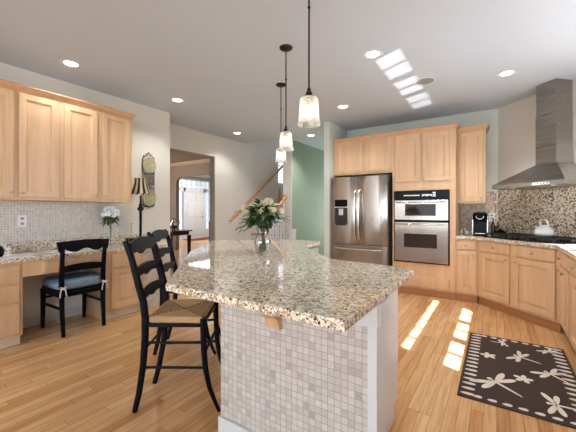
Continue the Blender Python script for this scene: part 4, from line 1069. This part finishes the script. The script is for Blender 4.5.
MB().lathe([(.098, -.0005), (.115, -.0005), (.115, -.006), (.1, -.007)], n=30, cap0=False, cap1=False).build('rim', TRIM, t, smooth=50)
MB().lathe([(0, -.001), (.098, -.001), (.098, -.006), (.05, -.0075), (0, -.008)], n=30, cap0=False, cap1=False).build('grille', plain('speaker_grille', srgb(150, 148, 146), .7, noise=.1, scale=300), t)
def pendant(x, y, zb, label):
    t = thing('pendant_lamp', label, 'pendant lamp', (x, y, CZ), 0, 'glass pendants over the island')
    MB().lathe([(0, -.0005), (.062, -.0005), (.06, -.012), (.045, -.022), (.012, -.03), (0, -.031)], n=24, cap0=False, cap1=False).build('canopy', BRONZE, t, smooth=50)
    zb += .012; top = zb + .175 - CZ
    MB().sweep([(0, 0, -.03), (0, 0, top+.03)], .0055, n=8).build('rod', BRONZE, t, smooth=50)
    MB().ball((0, 0, -.30), .010).build('rod_joint', BRONZE, t, smooth=60)
    MB().lathe([(.008, top+.055), (.012, top+.045), (.012, top+.03), (.02, top+.026), (.02, top+.01), (.032, top), (.032, top-.012), (.02, top-.014), (.018, top-.05), (.0, top-.051)], n=18, cap1=False).build('socket', BRONZE, t, smooth=50)
    prof = [(.030, 0), (.048, -.004), (.056, -.016), (.058, -.05), (.060, -.10), (.063, -.135), (.068, -.158), (.072, -.166)]
    m = MB(); m.lathe([(r, top-.004+z) for r, z in prof]+[(r-.003, top-.004+z) for r, z in reversed(prof)], n=28, cap0=False, cap1=False)
    m.build('glass_shade', SHADEG, t, smooth=60)
    MB().lathe([(.011, top-.052), (.014, top-.06), (.024, top-.085), (.026, top-.10), (.02, top-.12), (.0, top-.13)], n=14, cap1=False).build('bulb', BULB, t, smooth=60)
    light('pendant_light', 'POINT', (x, y, zb+.075), (0, 0, -1), 1.0, (1, .85, .65), shadow_soft_size=.03)
pendant(-.943, 1.654, 1.765, 'glass pendant hanging closest, its shade in front of the ceiling')
pendant(-1.641, 2.445, 1.815, 'middle glass pendant of the three over the island')
pendant(-2.172, 3.128, 1.83, 'farthest and smallest-looking glass pendant over the island')

# ------------------------------------------------------------------ rug
x0, x1, y0, y1 = -.228, .505, 2.44, 3.765
m = MB(); m.box(x0, x1, y0, y1, .0008, .009, .003)
m.mi = 1
def blob(cx, cy, ang, L_, w_, z0=.0092):
    pts = []
    for k in range(14):
        a = 2*math.pi*k/14; rx = L_/2*math.cos(a); ry = w_/2*math.sin(a)*(1+.25*math.cos(a))
        pts.append((cx+rx*math.cos(ang)-ry*math.sin(ang), cy+rx*math.sin(ang)+ry*math.cos(ang)))
    m.prism(pts, z0-.002, z0+.0015)
def dragonfly(cx, cy, ang, s=1.):
    blob(cx-.03*s*math.cos(ang), cy-.03*s*math.sin(ang), ang, .26*s, .022*s)
    blob(cx+.10*s*math.cos(ang), cy+.10*s*math.sin(ang), ang, .04*s, .035*s)
    for da, L_ in ((1.15, .19), (1.75, .17), (-1.15, .19), (-1.75, .17)):
        a = ang+da; blob(cx+.05*s*math.cos(ang)+L_*.5*s*math.cos(a), cy+.05*s*math.sin(ang)+L_*.5*s*math.sin(a), a, L_*s, .045*s)
def flower(cx, cy, a0, s=1., n=5):
    for k in range(n):
        a = a0+2*math.pi*k/n; blob(cx+.042*s*math.cos(a), cy+.042*s*math.sin(a), a, .085*s, .042*s)
    m.prism([(cx+.012*s*math.cos(b*math.pi/4), cy+.012*s*math.sin(b*math.pi/4)) for b in range(8)], .0072, .0112)
flower(-.06, 3.245, .6, .72); dragonfly(.20, 3.345, 2.75, .72)
dragonfly(.02, 3.62, .2, .45); dragonfly(.40, 3.61, 2.4, .5)
flower(.165, 2.935, .2, .75); dragonfly(.37, 3.11, 2.35, .72)
dragonfly(.03, 2.74, 2.45, .95); dragonfly(.36, 2.66, 3.2, .75)
yy = y0+.05
while yy < y1-.03:
    blob(x0+.06, yy, .05, .085, .030); blob(x1-.06, yy, -.05, .085, .030); yy += .0765
xx = x0+.12
while xx < x1-.1:
    blob(xx, y0+.045, 0.1, .055, .03); blob(xx, y1-.045, -.1, .055, .03); xx += .083
tag(m.build('rug', None, mats=[RUGB, RUGC]), 'dark brown rug with ivory dragonflies and flowers before the range', 'rug')

# ------------------------------------------------------------------ stairs and far room
t = thing('staircase', 'staircase rising along the cream wall behind the island', 'stairs', (-4.25, 4.80, 0), 0)
m = MB(); tr = MB(); n = 14
TW = plain('stair_tread_oak', srgb(170, 112, 66), .3, noise=.1)
for k in range(n):
    y = k*.27; z = k*.185
    m.box(-.485, .36, y, y+.27, 0, z+.16) if False else m.box(-.485, .345, y+.005, 3.85 if k == 0 else y+.35, max(0, z-.2), z+.16)
    tr.box(-.485, .355, y-.02, y+.275, z+.161, z+.185, .004)
m.build('risers', TRIM, t); tr.build('treads', TW, t)
# wall rail
t = thing('wall_handrail', 'oak handrail climbing the cream wall above the roses', 'handrail', (XD, 4.85, 1.05), 0)
a0 = Vector((.075, -.0, 0)); a1 = Vector((.075, 3.2, 2.27))
MB().sweep([a0, a0.lerp(a1, .02), a0.lerp(a1, .5), a1], (.024, .03), n=10, ref=(0, 0, 1)).build('rail', OAKRAIL, t, smooth=50)
for u in (.08, .45, .85):
    p = a0.lerp(a1, u); MB().sweep([(.001, p.y, p.z-.08), (.05, p.y, p.z-.08), (.075, p.y, p.z-.03)], .007, n=8, ref=(0, 1, 0)).build('bracket', NICKEL, t, smooth=50)
t = thing('stair_balustrade', 'short oak rail with white balusters ending on the stair wall', 'balustrade', (-3.83, 4.95, 0), 0)
MB().sweep([(0, 0.05, .98), (0, .20, 1.10), (0, .72, 1.56)], (.028, .034), n=10, ref=(0, 0, 1)).build('rail', OAKRAIL, t, smooth=50)
MB().lathe([(.055, 0), (.055, .012), (.035, .02), (0, .022)], n=20, cap1=False, M=Matrix.Translation((0, .722, 1.56)) @ Matrix.Rotation(R(90), 4, 'X')).build('rosette', OAKRAIL, t, smooth=50)
for k in range(7):
    y = .08+k*.095; zt = .98+max(0, (y-.05))*.87-.02 if y > .05 else .95
    zt = min(zt, 1.5)
    z0 = .186 + .185*int((y+.15)/.27)
    MB().box(-.014, .014, y-.014, y+.014, z0, zt, .002).build('baluster', TRIM, t)
MB().box(-.04, .04, -.06, .04, .001, 1.06, .004).build('newel_post', OAKRAIL, t)
t = thing('upper_newel_post', 'turned dark oak newel post seen above the short stair rail', 'newel post', (-4.52, 6.45, 1.297), 0)
MB().box(-.04, .04, -.04, .04, .0, .26, .004).lathe([(.035, .26), (.02, .29), (.03, .33), (.03, .43), (.018, .46), (.04, .49), (.04, .50), (.0, .52)], n=14, cap1=False).build('post', OAKRAIL, t, smooth=40)
t = thing('pedestal', 'short white square post at the foot of the green wall', 'post', (-3.60, 5.62, 0), 0)
MB().box(-.05, .05, -.05, .05, 0.001, .84, .003).build('shaft', TRIM, t); MB().box(-.06, .06, -.06, .06, .841, .875, .005).build('cap', TRIM, t)
# dining table, pitcher, chair
t = thing('dining_table', 'dark wood table seen through the dining room opening', 'table', (-6.78, 4.70, 0), 0)
MB().box(-.60, .45, -.75, .55, .755, .785, .008).build('tabletop', DARKW, t)
MB().box(-.54, .39, -.69, .49, .67, .754).build('apron', DARKW, t)
for sx, sy in ((-.54, -.69), (.39, -.69), (-.54, .49), (.39, .49)):
    MB().sweep([(sx, sy, 0), (sx, sy, .66)], [(.024, .024), (.035, .035)], n=4).build('leg', DARKW, t)
t = thing('silver_pitcher', 'silver pitcher and handles on the dark dining table', 'pitcher', (-6.62, 4.93, .7855), R(30))
MB().lathe([(0, 0), (.06, 0), (.04, .02), (.03, .04), (.085, .09), (.095, .15), (.06, .21), (.045, .25), (.06, .29)], n=20, cap1=False).build('body', CHROME, t, smooth=60)
MB().sweep([(.06, 0, .27), (.13, 0, .25), (.13, 0, .15), (.09, 0, .11)], .008, n=8).build('handle', CHROME, t, smooth=60)
MB().sweep([(-.09, 0, .12), (-.13, 0, .18), (-.15, 0, .25)], [.016, .012, .01], n=8).build('spout', CHROME, t, smooth=60)
t = thing('dining_chair', 'dark wood chair beside the table in the dining room', 'chair', (-6.25, 4.28, 0), R(70))
for s in (-1, 1):
    MB().sweep([(s*.19, -.22, 0), (s*.19, -.2, .45), (s*.19, -.26, .95)], .018, n=4).build('back_leg', DARKW, t)
    MB().sweep([(s*.2, .2, 0), (s*.2, .2, .43)], .018, n=4).build('front_leg', DARKW, t)
MB().box(-.22, .22, -.22, .22, .43, .47, .01).build('seat', DARKW, t)
for z in (.62, .76, .9): MB().box(-.18, .18, -.248 if z > .8 else -.235, -.23 if z > .8 else -.217, z-.025, z+.025).build('back_slat', DARKW, t)
t = thing('foyer_newel_post', 'thin dark post just left of the opening jamb, before the foyer', 'newel post', (-6.93, 6.38, 0), 0)
MB().sweep([(0, 0, 0), (0, 0, .9)], .035, n=8).build('shaft', DARKW, t, smooth=50); MB().ball((0, 0, .93), .04).build('cap', DARKW, t, smooth=60)
